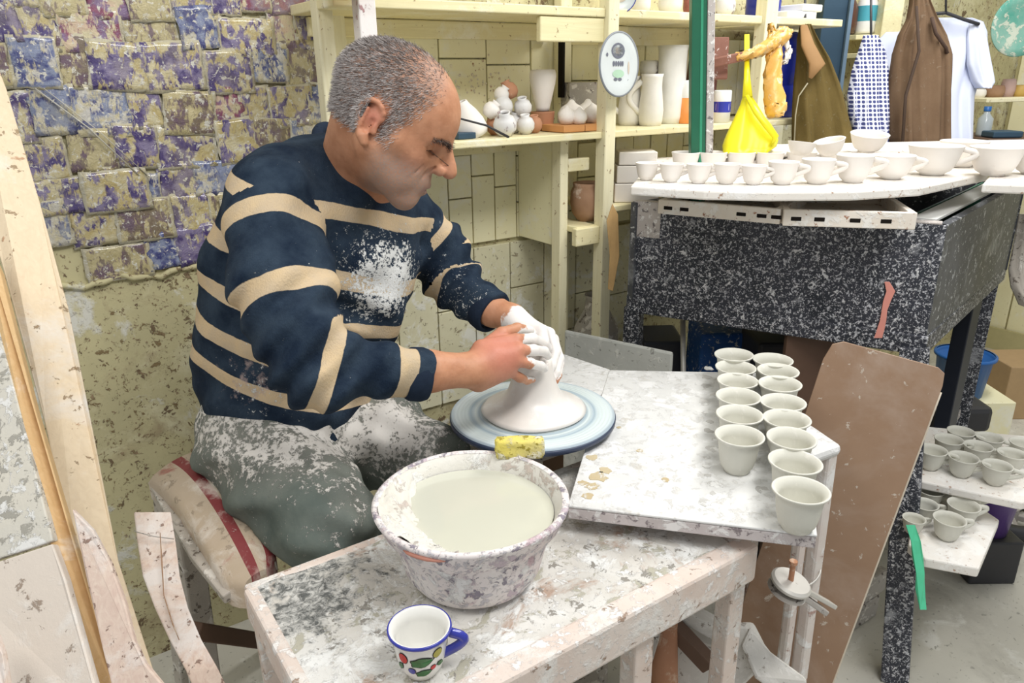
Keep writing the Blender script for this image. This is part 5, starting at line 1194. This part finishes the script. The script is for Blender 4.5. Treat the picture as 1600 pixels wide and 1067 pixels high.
def smooth_mesh(v,q,it=1,lam=.5):
    for _ in range(it):
        acc=np.zeros_like(v); cnt=np.zeros(len(v))
        for a,b in ((0,1),(1,2),(2,3),(3,0)):
            np.add.at(acc,q[:,a],v[q[:,b]]); np.add.at(acc,q[:,b],v[q[:,a]]); np.add.at(cnt,q[:,a],1); np.add.at(cnt,q[:,b],1)
        v=v+lam*(acc/np.maximum(cnt,1)[:,None]-v)
    return v
def big_mesh(name,v,q,mat,parent,attrs=None):
    me=bpy.data.meshes.new(name); off=np.array(parent.location); nv=len(v); nq=len(q)
    me.vertices.add(nv); me.vertices.foreach_set('co',(v-off).astype(np.float32).ravel())
    me.loops.add(nq*4); me.loops.foreach_set('vertex_index',q.astype(np.int32).ravel())
    me.polygons.add(nq); me.polygons.foreach_set('loop_start',(np.arange(nq)*4).astype(np.int32)); me.polygons.foreach_set('loop_total',np.full(nq,4,np.int32))
    me.update(calc_edges=True); me.validate()
    me.polygons.foreach_set('use_smooth',np.ones(len(me.polygons),bool)); me.materials.append(mat)
    for k,a in (attrs or {}).items():
        at=me.attributes.new(k,'FLOAT','POINT'); at.data.foreach_set('value',a.astype(np.float32))
    o=bpy.data.objects.new(name,me); COL.objects.link(o); o.parent=parent; return o
def sm01(x,a,b): t=np.clip((x-a)/(b-a),0,1); return t*t*(3-2*t)

# ---- skeleton points
Hc=W(613,186,1.22); hs=1.05
hz=nrm(V(.875,-.485,0)); hz=nrm(V(hz[0]*cos(-.10)-hz[1]*sin(-.10),hz[0]*sin(-.10)+hz[1]*cos(-.10),0)); pit=radians(34)
hf=hz*cos(pit)-V(0,0,1)*sin(pit); hu=V(0,0,1)*cos(pit)+hz*sin(pit); hl=np.cross(hu,hf)
def hp(x,y,z): return Hc+hs*(hf*x+hl*y+hu*z)
HAX=np.array([hf,hl,hu])
def HE(x,y,z,rx,ry,rz,k=.02,sub=False,pitch=0,yaw=0):
    ax=HAX
    if pitch: c_,s_=cos(pitch),sin(pitch); ax=np.array([hf*c_-hu*s_,hl,hu*c_+hf*s_])
    if yaw: c_,s_=cos(yaw),sin(yaw); ax=np.array([ax[0]*c_+ax[1]*s_,ax[1]*c_-ax[0]*s_,ax[2]])
    return Ell(hp(x,y,z),(rx*hs,ry*hs,rz*hs),ax,k*hs,sub)
def HC(a,b,ra,rb,k=.01,sub=False): return Cone(hp(*a),hp(*b),ra*hs,rb*hs,k*hs,sub)
head=[HE(-.012,0,.034,.096,.075,.077,.02), HE(.012,0,.024,.083,.069,.073,.03),
      HE(.030,0,-.030,.060,.058,.072,.03)]
for s in (-1,1):
    head+=[HC((-.002,s*.055,-.045),(.066,s*.020,-.088),.020,.018,.03),      # jaw
           HC((.052,s*.044,-.022),(.030,s*.058,-.014),.017,.014,.02),         # cheekbone
           HE(.058,s*.032,-.055,.024,.020,.026,.02),                          # cheek
           HC((.080,s*.012,.017),(.066,s*.046,.016),.0105,.008,.012)]         # brow ridge
head+=[HC((.080,-.010,-.094),(.080,.010,-.094),.019,.019,.02),
       HE(.058,0,-.062,.038,.034,.032,.02)]
for s in (-1,1):
    head+=[HE(.082,s*.034,.0015,.016,.0165,.0115,.012,True), # socket
           HE(.0620,s*.032,.0005,.0160,.0165,.0150,.004)]   # lid ball
head+=[HC((.083,0,.022),(.111,0,-.010),.0080,.0110,.010), HE(.1170,0,-.0200,.0135,.0130,.0125,.008)]
for s in (-1,1): head+=[HC((.076,s*.010,.004),(.090,s*.015,-.024),.010,.011,.012)]
head+=[]
for s in (-1,1):
    head+=[HE(.1030,s*.0150,-.0250,.0115,.0070,.0090,.004), HE(.110,s*.0085,-.0350,.0050,.0032,.0045,.002,True)]
    head+=[HC((.094,s*.021,-.024),(.082,s*.033,-.060),.0024,.0016,.006,True)]
    head+=[HC((.079,s*.043,-.030),(.068,s*.050,-.056),.0009,.0006,.005,True),HC((.073,s*.024,-.088),(.086,s*.012,-.080),.002,.002,.004,True)]     # nasolabial fold
    head+=[HC((.083,s*.020,.0135-.012-.010),(.079,s*.042,-.005),.0010,.0008,.004,True)]
head+=[HE(.083,0,-.058,.018,.028,.018,.012),
       HC((.0995,0,-.0585),(.0845,-.021,-.0655),.0050,.0032,.004),HC((.0995,0,-.0585),(.0845,.021,-.0655),.0050,.0032,.004),
       HC((.0975,0,-.0700),(.0840,-.018,-.0690),.0066,.0042,.004),HC((.0975,0,-.0700),(.0840,.018,-.0690),.0066,.0042,.004),
       HC((.105,0,-.0640),(.085,-.024,-.0672),.0022,.0016,.002,True),HC((.105,0,-.0640),(.085,.024,-.0672),.0022,.0016,.002,True)]
for s in (-1,1):      # eye slit, crow's feet, forehead lines
    head+=[Ell(hp(.0770,s*.032,-.0055),(.0050*hs,.0120*hs,.0020*hs),HAX,.001,True)]
    head+=[HC((.066,s*.053,.0),(.056,s*.059,-.006),.0009,.0006,.003,True),HC((.067,s*.053,.004),(.056,s*.060,.006),.0009,.0006,.003,True)]
for z,x in ((.036,.0825),(.045,.0810),(.028,.0840)):
    head+=[HC((x+.003,-.022,z),(x+.003,.022,z),.0026,.0026,.004,True)]
def ear(s):
    E=[]; cx,cy,cz=-.014,s*.0745,-.014; ang=.12
    def ep(u,v,w): # u forward, v up in ear plane, w outward
        ca,sa=cos(.30),sin(.30); o=V(-sa*1,s*ca,0); f_=V(ca,s*sa,0)
        x=cx+f_[0]*(u*cos(ang)-v*sin(ang))+o[0]*w; y=cy+f_[1]*(u*cos(ang)-v*sin(ang))+o[1]*w; z=cz+(u*sin(ang)+v*cos(ang)); return hp(x,y,z)
    rim=[(.008,.006,.0),(.013,.014,.002),(.014,.023,.005),(.009,.030,.008),(.001,.0345,.010),(-.008,.034,.012),(-.015,.029,.014),(-.0195,.020,.015),(-.0205,.010,.015),(-.0185,.000,.0135),(-.0155,-.009,.011),(-.010,-.018,.008)]
    for a,b in zip(rim,rim[1:]): E.append(Cone(ep(*a),ep(*b),.0036*hs,.0036*hs,.003))
    E.append(Cone(ep(-.004,-.020,.006),ep(.002,-.027,.005),.0088*hs,.0070*hs,.006))
    f_=nrm(hf*cos(.4)+hl*s*sin(.4)); o_=nrm(-hf*sin(.4)+hl*s*cos(.4))
    E.append(Ell(ep(-.004,.008,.004),(.0155*hs,.0045*hs,.025*hs),np.array([f_,o_,hu]),.006))
    E.append(Cone(ep(-.010,.020,.011),ep(-.011,-.006,.011),.0030*hs,.0026*hs,.004))
    E.append(Cone(ep(.003,.004,.010),ep(-.001,-.008,.009),.0062*hs,.0050*hs,.004,True))
    E.append(Cone(ep(.010,-.008,.004),ep(.008,.002,.004),.0042*hs,.0038*hs,.004))
    return E
head+=ear(-1)+ear(1)
nk0=W(548,215,1.285); nk1=W(545,285,1.36)
neck=[Cone(hp(-.040,0,-.020),nk1,.052,.060,.03), Cone(hp(.0,0,-.055),W(580,300,1.37),.040,.040,.03), Cone(hp(.01,-.03,-.06),W(575,325,1.37),.014,.012,.02)]
S_n=W(425,318,1.215); E_n=W(475,566,1.135); Wr_n=W(737,578,1.245)
S_f=W(645,350,1.50); E_f=W(703,428,1.555); Wr_f=W(800,497,1.455)
C_up=W(520,345,1.39); C_mid=W(470,455,1.42); C_low=W(450,560,1.46); Pel=W(425,640,1.47)
hip_n=W(395,672,1.42); hip_f=W(500,680,1.56)
kn_n=W(520,800,1.22); kn_f=W(668,715,1.44)
an_n=kn_n+V(.05,.03,-.42); an_f=kn_f+V(.02,.02,-.46)
torso=[Cone(nk1,C_up,.06,.10,.05),Cone(C_up,C_mid,.115,.12,.05),Cone(C_mid,C_low,.125,.125,.04),Cone(C_low,Pel,.125,.125,.04),
       Cone(C_up,S_n,.075,.055,.04),Cone(C_up,S_f,.075,.055,.04)]
legs=[Cone(Pel,hip_n,.11,.075,.03),Cone(Pel,hip_f,.11,.075,.03),Cone(hip_n,W(450,750,1.33),.07,.06,.02),Cone(W(450,750,1.33),W(512,812,1.245),.06,.042,.01),Cone(hip_f,W(610,690,1.49),.07,.055,.02),Cone(W(610,690,1.49),kn_f,.055,.042,.01),
      Cone(W(512,812,1.245),an_n,.04,.03,.01),Cone(kn_f,an_f,.042,.03,.01)]
arms=[Cone(S_n,E_n,.048,.036,.02),Cone(E_n,W(590,580,1.17),.036,.036,.01),Cone(W(590,580,1.17),W(670,580,1.21),.036,.034,.01),Cone(W(670,580,1.21),Wr_n,.034,.0275,.01),
      Cone(S_f,W(695,415,1.55),.046,.038,.02),Cone(W(695,415,1.55),W(735,463,1.515),.038,.033,.01),Cone(W(735,463,1.515),W(770,486,1.48),.033,.031,.01),Cone(W(770,486,1.48),Wr_f,.031,.026,.01)]
# ---- hands
def finger(pts,rs,k=.004): return [Cone(a,b,ra,rb,k) for a,b,ra,rb in zip(pts,pts[1:],rs,rs[1:])]
# right hand, nearer: back of the hand to the camera, fingers pointing to the clay
w0=Wr_n
K=[W(806,531,1.285),W(809,547,1.268),W(806,564,1.265),W(796,580,1.272)]
Cn=[W(752,545,1.262),W(754,566,1.250),W(752,586,1.252),W(748,597,1.262)]
hand_n=[Cone(w0,W(758,572,1.255),.0275,.026,.015)]
for a,b in zip(Cn,K): hand_n.append(Cone(a,b,.0165,.0115,.016))
hand_n.append(Cone(W(770,560,1.258),W(792,556,1.268),.022,.016,.012))
hand_n+=finger([K[0],W(832,529,1.315),W(850,536,1.345),W(858,545,1.362)],[.0108,.0098,.0088,.0075])
hand_n+=finger([K[1],W(834,547,1.290),W(850,549,1.325),W(856,556,1.345)],[.0108,.0098,.0088,.0076])
hand_n+=finger([K[2],W(829,568,1.285),W(845,572,1.315),W(851,576,1.335)],[.0104,.0094,.0084,.0072])
hand_n+=finger([K[3],W(812,590,1.290),W(824,594,1.312),W(832,593,1.328)],[.0094,.0082,.0074,.0064])
hand_n+=finger([W(752,548,1.27),W(784,522,1.295),W(808,514,1.325),W(828,516,1.352)],[.0150,.0125,.0110,.0085])
# left hand, farther: over the far side, fingers pointing down
w1=Wr_f
K2=[W(846,517,1.405),W(858,521,1.425),W(864,530,1.447),W(866,542,1.465)]
C2=[W(808,508,1.435),W(814,503,1.452),W(820,508,1.47),W(822,520,1.48)]
hand_f=[Cone(w1,W(815,508,1.453),.026,.022,.015)]
for a,b in zip(C2,K2): hand_f.append(Cone(a,b,.0160,.0115,.016))
hand_f+=finger([K2[0],W(853,545,1.385),W(850,565,1.372),W(846,578,1.368)],[.0112,.0098,.0088,.0074])
hand_f+=finger([K2[1],W(868,550,1.405),W(862,572,1.386),W(857,585,1.380)],[.0112,.0098,.0088,.0074])
hand_f+=finger([K2[2],W(874,560,1.425),W(869,582,1.402),W(864,592,1.395)],[.0104,.0094,.0084,.0070])
hand_f+=finger([K2[3],W(875,568,1.452),W(872,586,1.430),W(868,596,1.418)],[.0094,.0082,.0074,.0064])
hand_f+=finger([W(812,512,1.435),W(826,524,1.395),W(836,536,1.372),W(842,548,1.360)],[.0150,.0122,.0106,.0082])
base_p=(Pel[0],Pel[1],0)
person=thing('person','man with short grey hair and striped sweater throwing clay at the wheel','person',base_p)
bodyprims=torso+legs+arms+neck+head+hand_n+hand_f
bv,bq=polygonise(bodyprims,.0022)
bv=smooth_mesh(bv,bq,1,.35)
loc=(bv-Hc)@HAX.T/hs; X_,Y_,Z_=loc[:,0],loc[:,1],loc[:,2]
def hairmask(x,y,z):
    ay=np.abs(y)
    front=.022+.45*np.clip(z,0,.2)-.9*np.clip(z-.075,0,.1)+.0*x
    up=sm01(front-x,-.012,.022)
    lowlim=np.where(x<-.03,-.040+.25*np.clip(-.03-x,0,.1)*-.2,.018)
    lowlim=np.where((x>=.004),-.030,lowlim)
    earz=np.clip((x+.03)/.02,0,1)
    low=np.where(x<-.03,-.040,np.where(x<.002,.026,-.030))
    l_=sm01(z-low,-.006,.012)
    side=np.where(x>.002,sm01(ay,.048,.058)*(z<.05)+(z>=.05),1)
    inh=(np.abs(x)<.14)&(z>-.09)&(ay<.1)
    return up*l_*np.clip(side,0,1)*inh
hm_=hairmask(X_,Y_,Z_)
dh=np.minimum(*[np.linalg.norm(bv-p,axis=1) for p in (W(820,550,1.30),W(848,540,1.41))])
fx_,fy_=PXv(bv)
dR=np.linalg.norm(bv-W(835,552,1.32),axis=1); dL=np.linalg.norm(bv-W(846,528,1.41),axis=1)
clay=np.maximum(sm01(-dR,-.062,-.035),sm01(-dL,-.105,-.065))
inhead=(X_>-.2)&(Z_>-.12)&(np.abs(Y_)<.12)&(X_<.2)
stub=sm01(-Z_,.018,.05)*sm01(X_,-.01,.03)*inhead*(Z_>-.14)
redm=np.exp(-((X_-.108)**2+Y_**2+(Z_+.033)**2)/.018**2)*.6+np.exp(-((X_+.015)**2+(np.abs(Y_)-.085)**2+(Z_+.002)**2)/.020**2)*.8+np.exp(-((X_-.06)**2+(np.abs(Y_)-.05)**2+(Z_+.03)**2)/.02**2)*.3
dW=np.linalg.norm(bv-W(780,552,1.265),axis=1); redm=redm+.9*sm01(-dW,-.07,-.02)*(1-inhead)
lips=np.exp(-((X_-.098)**2*.3+(Z_+.0645)**2)/.0075**2)*(np.abs(Y_)<.023)
def skin_mat():
    n=NB('weathered skin',.50,.35); 
    n.b.inputs['Subsurface Weight'].default_value=.06; n.b.inputs['Subsurface Radius'].default_value=(.9,.35,.2); n.b.inputs['Subsurface Scale'].default_value=.006
    base=n.mix(n.step(n.noise(40,4,.6),.35,.65),(.56,.275,.16),(.46,.21,.115))
    c=n.mix(n.math('MULTIPLY',n.attr('red'),.75),base,(.58,.20,.15))
    c=n.mix(n.math('MULTIPLY',n.attr('lips'),.8),c,(.36,.12,.10))
    c=n.mix(n.math('MULTIPLY',n.math('MULTIPLY',n.attr('stub'),n.step(n.noise(420,3,.7),.30,.58)),.80),c,(.33,.265,.235))
    c=n.mix(n.math('MULTIPLY',n.attr('hairm'),n.math('MULTIPLY',n.step(n.noise(160,4,.7),.25,.6),.62)),c,(.20,.165,.15))
    cl=n.step(n.math('ADD',n.attr('clay'),n.math('MULTIPLY',n.math('SUBTRACT',n.noise(70,4,.65),.5),1.3)),.42,.60)
    c=n.mix(cl,c,(.80,.76,.73)); n.color(c); n.bump(n.math('ADD',n.noise(160,4,.65),n.math('MULTIPLY',n.noise(35,3,.6),1.5)),.0012,.5); return n.m
big_mesh('body',bv,bq,skin_mat(),person,dict(hairm=hm_,clay=clay,stub=stub,red=np.clip(redm,0,1),lips=lips))
# ---- hair: short strands
def tri_area(v,q): return .5*np.linalg.norm(np.cross(v[q[:,2]]-v[q[:,0]],v[q[:,3]]-v[q[:,1]]),axis=1)
rs=np.random.RandomState(7)
def strands(mask,count,length,width,name,mat,lean,jit=.35):
    fm=mask[bq].mean(1); ar=tri_area(bv,bq)*np.clip(fm,0,1); ar[fm<.05]=0; pr=ar/ar.sum()
    idx=rs.choice(len(bq),count,p=pr); uv=rs.rand(count,2); Q=bv[bq[idx]]
    P0=(Q[:,0]*((1-uv[:,0])*(1-uv[:,1]))[:,None]+Q[:,1]*(uv[:,0]*(1-uv[:,1]))[:,None]+Q[:,2]*(uv[:,0]*uv[:,1])[:,None]+Q[:,3]*((1-uv[:,0])*uv[:,1])[:,None])
    N=np.cross(Q[:,2]-Q[:,0],Q[:,3]-Q[:,1]); N/=np.linalg.norm(N,axis=1)[:,None]+1e-9
    L=lean(P0); dirs=N*.55+L+rs.normal(0,jit,(count,3))*.5; dirs/=np.linalg.norm(dirs,axis=1)[:,None]
    side=np.cross(dirs,rs.normal(0,1,(count,3))); side/=np.linalg.norm(side,axis=1)[:,None]
    ln=length*(.6+.7*rs.rand(count))[:,None]
    a=P0-N*.0005-side*width; b=P0-N*.0005+side*width; c=P0+dirs*ln+side*width*.35; e=P0+dirs*ln-side*width*.35
    v=np.stack([a,b,c,e],1).reshape(-1,3); q=np.arange(count*4).reshape(-1,4)
    zt_=np.clip((((P0-Hc)@hu)/hs-.02)/.09,0,1); tone=np.repeat(rs.rand(count)*.8+.25-.45*zt_,4)
    return big_mesh(name,v,q,mat,person,dict(tone=tone))
def hair_mat(name,a,b,lo,hi):
    n=NB(name,.55,.35); n.color(n.mix(n.step(n.attr('tone'),lo,hi),a,b)); return n.m
density=hm_*(.45+.55*sm01(-(X_*1.0+Z_*.9),-.115,-.05))
strands(density,26000,.0080,.00042,'hair',hair_mat('salt and pepper hair',(.13,.11,.10),(.56,.52,.51),.15,.75),lambda p:-hf*.55-hu*.55)
def surf(x,y,z,dx=1.0,dy=0.0,dz=0.0):
    """walk in from outside along a head direction until the skin is met"""
    D=V(dx,dy,dz)/sqrt(dx*dx+dy*dy+dz*dz); ts=np.linspace(.06,-.05,440); P_=np.array([hp(*(V(x,y,z)+D*t)) for t in ts])
    f=field(head,P_); k=int(np.argmax(f<0)); return P_[k]
brow=np.zeros(len(bv))
for s in (-1,1):
    bp=[surf(.08,s*y_,z_) for y_,z_ in ((.011,.0125),(.022,.0165),(.034,.0185))]+[surf(.065,s*.047,.0150,1,s*.6,0)]
    for a,b in zip(bp,bp[1:]):
        t=np.clip(((bv-a)@(b-a))/((b-a)@(b-a)),0,1); d=np.linalg.norm(bv-a-t[:,None]*(b-a),axis=1); brow=np.maximum(brow,sm01(-d,-.0065,-.003))
strands(brow,650,.0085,.0004,'eyebrows',hair_mat('dark eyebrow hair',(.045,.035,.03),(.20,.17,.155),.35,.95),lambda p:hu*.15+np.sign((p-Hc)@hl)[:,None]*hl*.9+hf*.2,.25)
for s in (-1,1):
    o=obj('eye',MB().lathe([(.0*hs+.0128*hs*sin(pi*k/12),-.0128*hs*cos(pi*k/12)) for k in range(13)],20,hp(.0620,s*.032,.0),np.array([hl,hu,hf])),plain('eye white and dark iris',(.16,.11,.09),.15,.5),person,smooth=True)
    q=[surf(.062+.001*cos(a),s*(.032+.0135*sin(a)),-.0050+.0020*cos(a),cos(a),s*sin(a)*.7,-.15) for a in [(-.55+1.35*k/12) for k in range(13)]]
    obj('eyelashes',MB().tube(q,[.0003]+[.0008]*11+[.0003],5),M['darkbrown'],o,smooth=True)

# ---- sweater
def arc_on(P0,P1,p):   # parameter along a segment
    d=P1-P0; return np.clip(((p-P0)@d)/(d@d),-.3,1.3)
def seg_dist(P0,P1,p):
    d=P1-P0; t=np.clip(((p-P0)@d)/(d@d),0,1); return np.linalg.norm(p-P0-t[:,None]*d,axis=1)
Cuf_n=W(661,585,1.205); Cuf_f=W(768,488,1.485)
sw=[Cone(W(545,270,1.36),C_up,.062,.118,.06),Cone(C_up,W(500,420,1.41),.128,.142,.06),Cone(W(500,420,1.41),W(458,520,1.44),.142,.162,.06),Cone(W(458,520,1.44),W(446,592,1.455),.162,.158,.05),Cone(W(446,590,1.455),W(448,632,1.455),.158,.152,.03),
    Cone(W(500,290,1.34),S_n,.070,.070,.05),Cone(W(545,300,1.38),S_f,.072,.060,.05),Cone(W(455,300,1.30),W(400,420,1.36),.08,.10,.06),
    Cone(W(590,400,1.42),W(575,480,1.42),.085,.07,.05)]
sleeves=[Cone(S_n,W(440,440,1.165),.072,.075,.03),Cone(W(440,440,1.165),W(478,545,1.13),.075,.066,.03),Cone(W(478,545,1.13),W(500,578,1.13),.064,.054,.03),Cone(W(500,576,1.13),W(590,580,1.17),.053,.047,.02),Cone(W(590,580,1.17),Cuf_n,.047,.042,.015),
    Cone(S_f,W(690,400,1.55),.062,.060,.03),Cone(W(692,405,1.55),W(712,440,1.54),.060,.056,.03),Cone(W(712,440,1.54),Cuf_f,.056,.043,.02)]
swp=sw+sleeves
foldp=[]
r=random.Random(5)
def folds(p):
    x,y,z=p[:,0],p[:,1],p[:,2]
    a=.0055*np.sin(x*34+4*np.sin(z*11+y*7)+y*22)+.0022*np.sin(z*52+3*np.sin(x*17)+y*31)+.0013*np.sin(x*75-z*60+3*np.sin(y*20))
    # creases gathered at the elbows and waist
    for c,rad,ax_,fr in ((E_n,.13,nrm(Cuf_n-S_n),150),(E_f,.11,nrm(Cuf_f-S_f),150),(W(445,610,1.45),.14,V(.2,0,1),95),(W(520,540,1.30),.12,nrm(V(.5,-.2,.9)),95)):
        q=p-c; w=np.exp(-(q*q).sum(1)/rad**2); a+=w*.0085*np.sin((q@ax_)*fr+2*np.sin(q@V(9,13,7)))
    return a
cutc=[]
def open_ends(p,d):
    # open the cuffs and the neckline
    for c,ax_ in ((Cuf_n,nrm(Wr_n-E_n)),(Cuf_f,nrm(Wr_f-E_f))):
        q=p-c; t=q@ax_; near=np.linalg.norm(q,axis=1)<.09
        d=np.where(near,smax(d,t-.004,.004),d)
    return d
colc=W(553,262,1.345); coln=nrm(V(hz[0]*.35,hz[1]*.35,0)+V(0,0,.9)+nrm(W(560,240,1.3)-W(600,330,1.3))*.1)
sv,sq=polygonise(swp,.0042,disp=folds,extra=open_ends)
sv=smooth_mesh(sv,sq,2,.5)
# stripes: distance along the spine for the trunk, along the arm for sleeves
top=W(560,235,1.34); spd=nrm(top-Pel)
ts_=(top-sv)@spd + .05*((sv-top)@nrm(V(1,-.3,0)))
def arm_par(P,p):
    best=np.full(len(p),9.0); par=np.zeros(len(p)); acc=0
    for a,b in zip(P,P[1:]):
        L=np.linalg.norm(b-a); d=b-a; t=((p-a)@d)/(d@d); tc=np.clip(t,0,1); dd=np.linalg.norm(p-a-tc[:,None]*d,axis=1)
        m=dd<best; best=np.where(m,dd,best); par=np.where(m,acc+tc*L,par); acc+=L
    return par,best
an_,bn_=arm_par([S_n,W(440,440,1.165),W(478,552,1.13),W(590,580,1.17),Cuf_n],sv)
af_,bf_=arm_par([S_f,W(690,400,1.55),W(712,440,1.54),Cuf_f],sv)
dn_=field(sleeves[:5],sv); df_=field(sleeves[5:],sv); dt_=field(sw,sv)
near_arm=((dn_<dt_-.004)&(dn_<df_)).astype(float); far_arm=((df_<dt_-.002)&(df_<dn_)).astype(float)
def bands(t,L):
    m=np.full(len(t),-1.0)
    for c,w in L: m=np.maximum(m,1-np.abs(t-c)/w)
    return m
TB=[(.095,.013),(.205,.015),(.290,.013),(.365,.014),(.43,.012)]
NBN=[(.050,.016),(.180,.016),(.305,.014),(.425,.016)]
FBN=[(.035,.010),(.100,.010),(.165,.010)]
st_=np.where(near_arm>0,bands(an_,NBN),np.where(far_arm>0,bands(af_,FBN),bands(ts_,TB)))
sx_,sy_=PXv(sv)
def blob(c,rad,pw=1): return np.exp(-(((sv-c)**2).sum(1))/rad**2)**pw
dust=.62*blob(W(585,455,1.33),.075)+.40*blob(W(640,430,1.35),.07)+.30*blob(W(580,385,1.33),.07)+.35*blob(W(700,450,1.48),.09)+.32*blob(W(745,500,1.44),.06)+.55*blob(W(420,600,1.32),.07)+.12*blob(W(480,400,1.2),.2)
tan_=.9*blob(W(410,590,1.33),.075)
def sweater_mat():
    n=NB('navy and cream striped knit',.9,.12)
    s=n.step(n.math('ADD',n.attr('stripe'),n.math('MULTIPLY',n.math('SUBTRACT',n.noise(60,3,.6),.5),.25)),-.04,.04)
    navy=n.mix(n.step(n.noise(18,4,.6),.35,.65),(.010,.019,.037),(.032,.050,.076))
    cream=n.mix(n.step(n.noise(26,4,.6),.35,.65),(.62,.47,.29),(.54,.43,.30))
    c=n.mix(s,navy,cream)
    t=n.step(n.math('ADD',n.math('MULTIPLY',n.attr('tan'),.75),n.math('MULTIPLY',n.math('SUBTRACT',n.noise(45,4,.7),.5),1.2)),.40,.62)
    c=n.mix(n.math('MULTIPLY',t,.8),c,(.42,.33,.31))
    d=n.attr('dust'); nz=n.noise(170,5,.75); n2=n.noise(55,5,.7)
    f=n.step(n.math('ADD',n.math('ADD',n.math('MULTIPLY',d,.72),n.math('MULTIPLY',n2,1.1)),n.math('MULTIPLY',nz,1.7)),1.84,1.92)
    c=n.mix(f,c,(.68,.69,.68))
    n.color(c); wv=n.noise(500,2,.5,stretch=(1,1,.5)); n.bump(n.math('ADD',n.math('ADD',wv,n.math('MULTIPLY',f,1.5)),n.math('MULTIPLY',n2,1.2)),.0022,.55); return n.m
SWM=sweater_mat()
so=big_mesh('sweater',sv,sq,SWM,person,dict(stripe=st_,dust=np.clip(dust,0,1),tan=np.clip(tan_,0,1)))
navy=plain('navy ribbed knit',(.018,.028,.05),.9,.1,0,0,.3,60,.002)
def ringtube(c,ax_,r1,r2,th,name,axes=None,n=40,bend=0):
    u,v=axes if axes is not None else (None,None)
    if u is None: u=nrm(np.cross(ax_,V(0,0,1))); v=np.cross(ax_,u)
    pts=[c+u*r1*cos(2*pi*k/n)+v*r2*sin(2*pi*k/n)+ax_*bend*cos(4*pi*k/n) for k in range(n+1)]
    return obj(name,MB().tube(pts,th,10,cap=False),navy,person,smooth=True)
for c,a_,rr_ in ((Cuf_n,nrm(Wr_n-E_n),.040),(Cuf_f,nrm(Wr_f-E_f),.041)):
    mb=MB(); u=nrm(np.cross(a_,V(0,0,1))); v=np.cross(a_,u); AX=np.array([u,v,a_])
    mb.lathe([(rr_-.001,-.030),(rr_+.004,-.022),(rr_+.005,-.004),(rr_+.002,.006),(rr_-.004,.008),(rr_-.008,.002),(rr_-.008,-.012)],40,c,AX); obj('cuff',mb,navy,so,smooth=True)
# collar through points seen on the neck
cpts=[W(497,207,1.37),W(500,235,1.315),W(520,275,1.285),W(548,312,1.285),W(575,332,1.31),W(594,326,1.35),W(606,300,1.42),W(585,255,1.46),W(545,215,1.45),W(512,200,1.42)]
def closed(P_,n):
    out=[]; m=len(P_)
    for i in range(m):
        p0,p1,p2,p3=P_[i-1],P_[i],P_[(i+1)%m],P_[(i+2)%m]
        for k in range(n):
            t=k/n; out.append(.5*((2*p1)+(-p0+p2)*t+(2*p0-5*p1+4*p2-p3)*t*t+(-p0+3*p1-3*p2+p3)*t**3))
    return out+[out[0]]
obj('collar',MB().tube(closed(cpts,6),.0115,10,cap=False),navy,so,smooth=True)

# ---- trousers
tr=[Cone(W(445,640,1.46),W(440,672,1.45),.140,.132,.04),Cone(W(425,670,1.45),W(520,675,1.50),.120,.12,.05),
    Cone(W(400,690,1.40),W(450,755,1.33),.104,.095,.05),Cone(W(450,750,1.33),W(515,815,1.24),.098,.078,.04),Cone(W(515,815,1.24),an_n,.078,.052,.04),
    Cone(W(520,675,1.54),W(610,690,1.49),.098,.082,.05),Cone(W(610,690,1.49),W(668,712,1.45),.082,.068,.04),Cone(W(668,712,1.45),an_f,.068,.05,.04)]
def tfold(p):
    x,y,z=p[:,0],p[:,1],p[:,2]
    return .0060*np.sin(z*58+3.5*np.sin(x*19)+y*27)+.0040*np.sin(x*61+y*44+2.5*np.sin(z*23))+.0016*np.sin(x*120-z*90+y*60)
tv,tq=polygonise(tr,.0058,disp=tfold); tv=smooth_mesh(tv,tq,1,.5)
def tb(c,rad): return np.exp(-(((tv-c)**2).sum(1))/rad**2)
td=.62*tb(W(345,650,1.36),.09)+.5*tb(W(380,700,1.31),.085)+.55*tb(W(450,720,1.26),.08)+.55*tb(W(600,650,1.42),.10)+.5*tb(W(650,690,1.40),.09)+.45*tb(W(520,650,1.36),.09)+.5*tb(W(545,790,1.2),.05)+.3*tb(W(540,700,1.28),.10)
def trouser_mat():
    n=NB('grey green work trousers',.9,.12); c=n.mix(n.step(n.noise(12,5,.6),.35,.65),(.085,.115,.105),(.16,.19,.17))
    nz=n.noise(110,5,.75); n2=n.noise(28,5,.7)
    f=n.step(n.math('ADD',n.math('ADD',n.math('MULTIPLY',n.attr('dust'),.62),n.math('MULTIPLY',n2,1.3)),n.math('MULTIPLY',nz,1.5)),1.70,1.85)
    c=n.mix(n.math('MULTIPLY',n.attr('dust'),.35),c,(.42,.36,.31)); c=n.mix(f,c,(.68,.65,.61)); n.color(c); n.bump(n.math('ADD',f,n2),.0022,.7); return n.m
big_mesh('trousers',tv,tq,trouser_mat(),person,dict(dust=np.clip(td,0,1)))
# denim shirt tail below the sweater hem
def shoe(a,dirn,nm='shoe'):
    dirn=nrm(dirn); side=V(-dirn[1],dirn[0],0); prims=[Cone(a+V(0,0,-.02),a+V(0,0,-.045),.045,.045,.03),Cone(a+dirn*.0-V(0,0,.06),a+dirn*.16-V(0,0,.075),.040,.034,.03)]
    v,q=polygonise(prims,.008); big_mesh(nm,v,q,M['grey'],person)
shoe(an_n,V(.3,-.9,0)); shoe(an_f,V(.3,-.9,0))
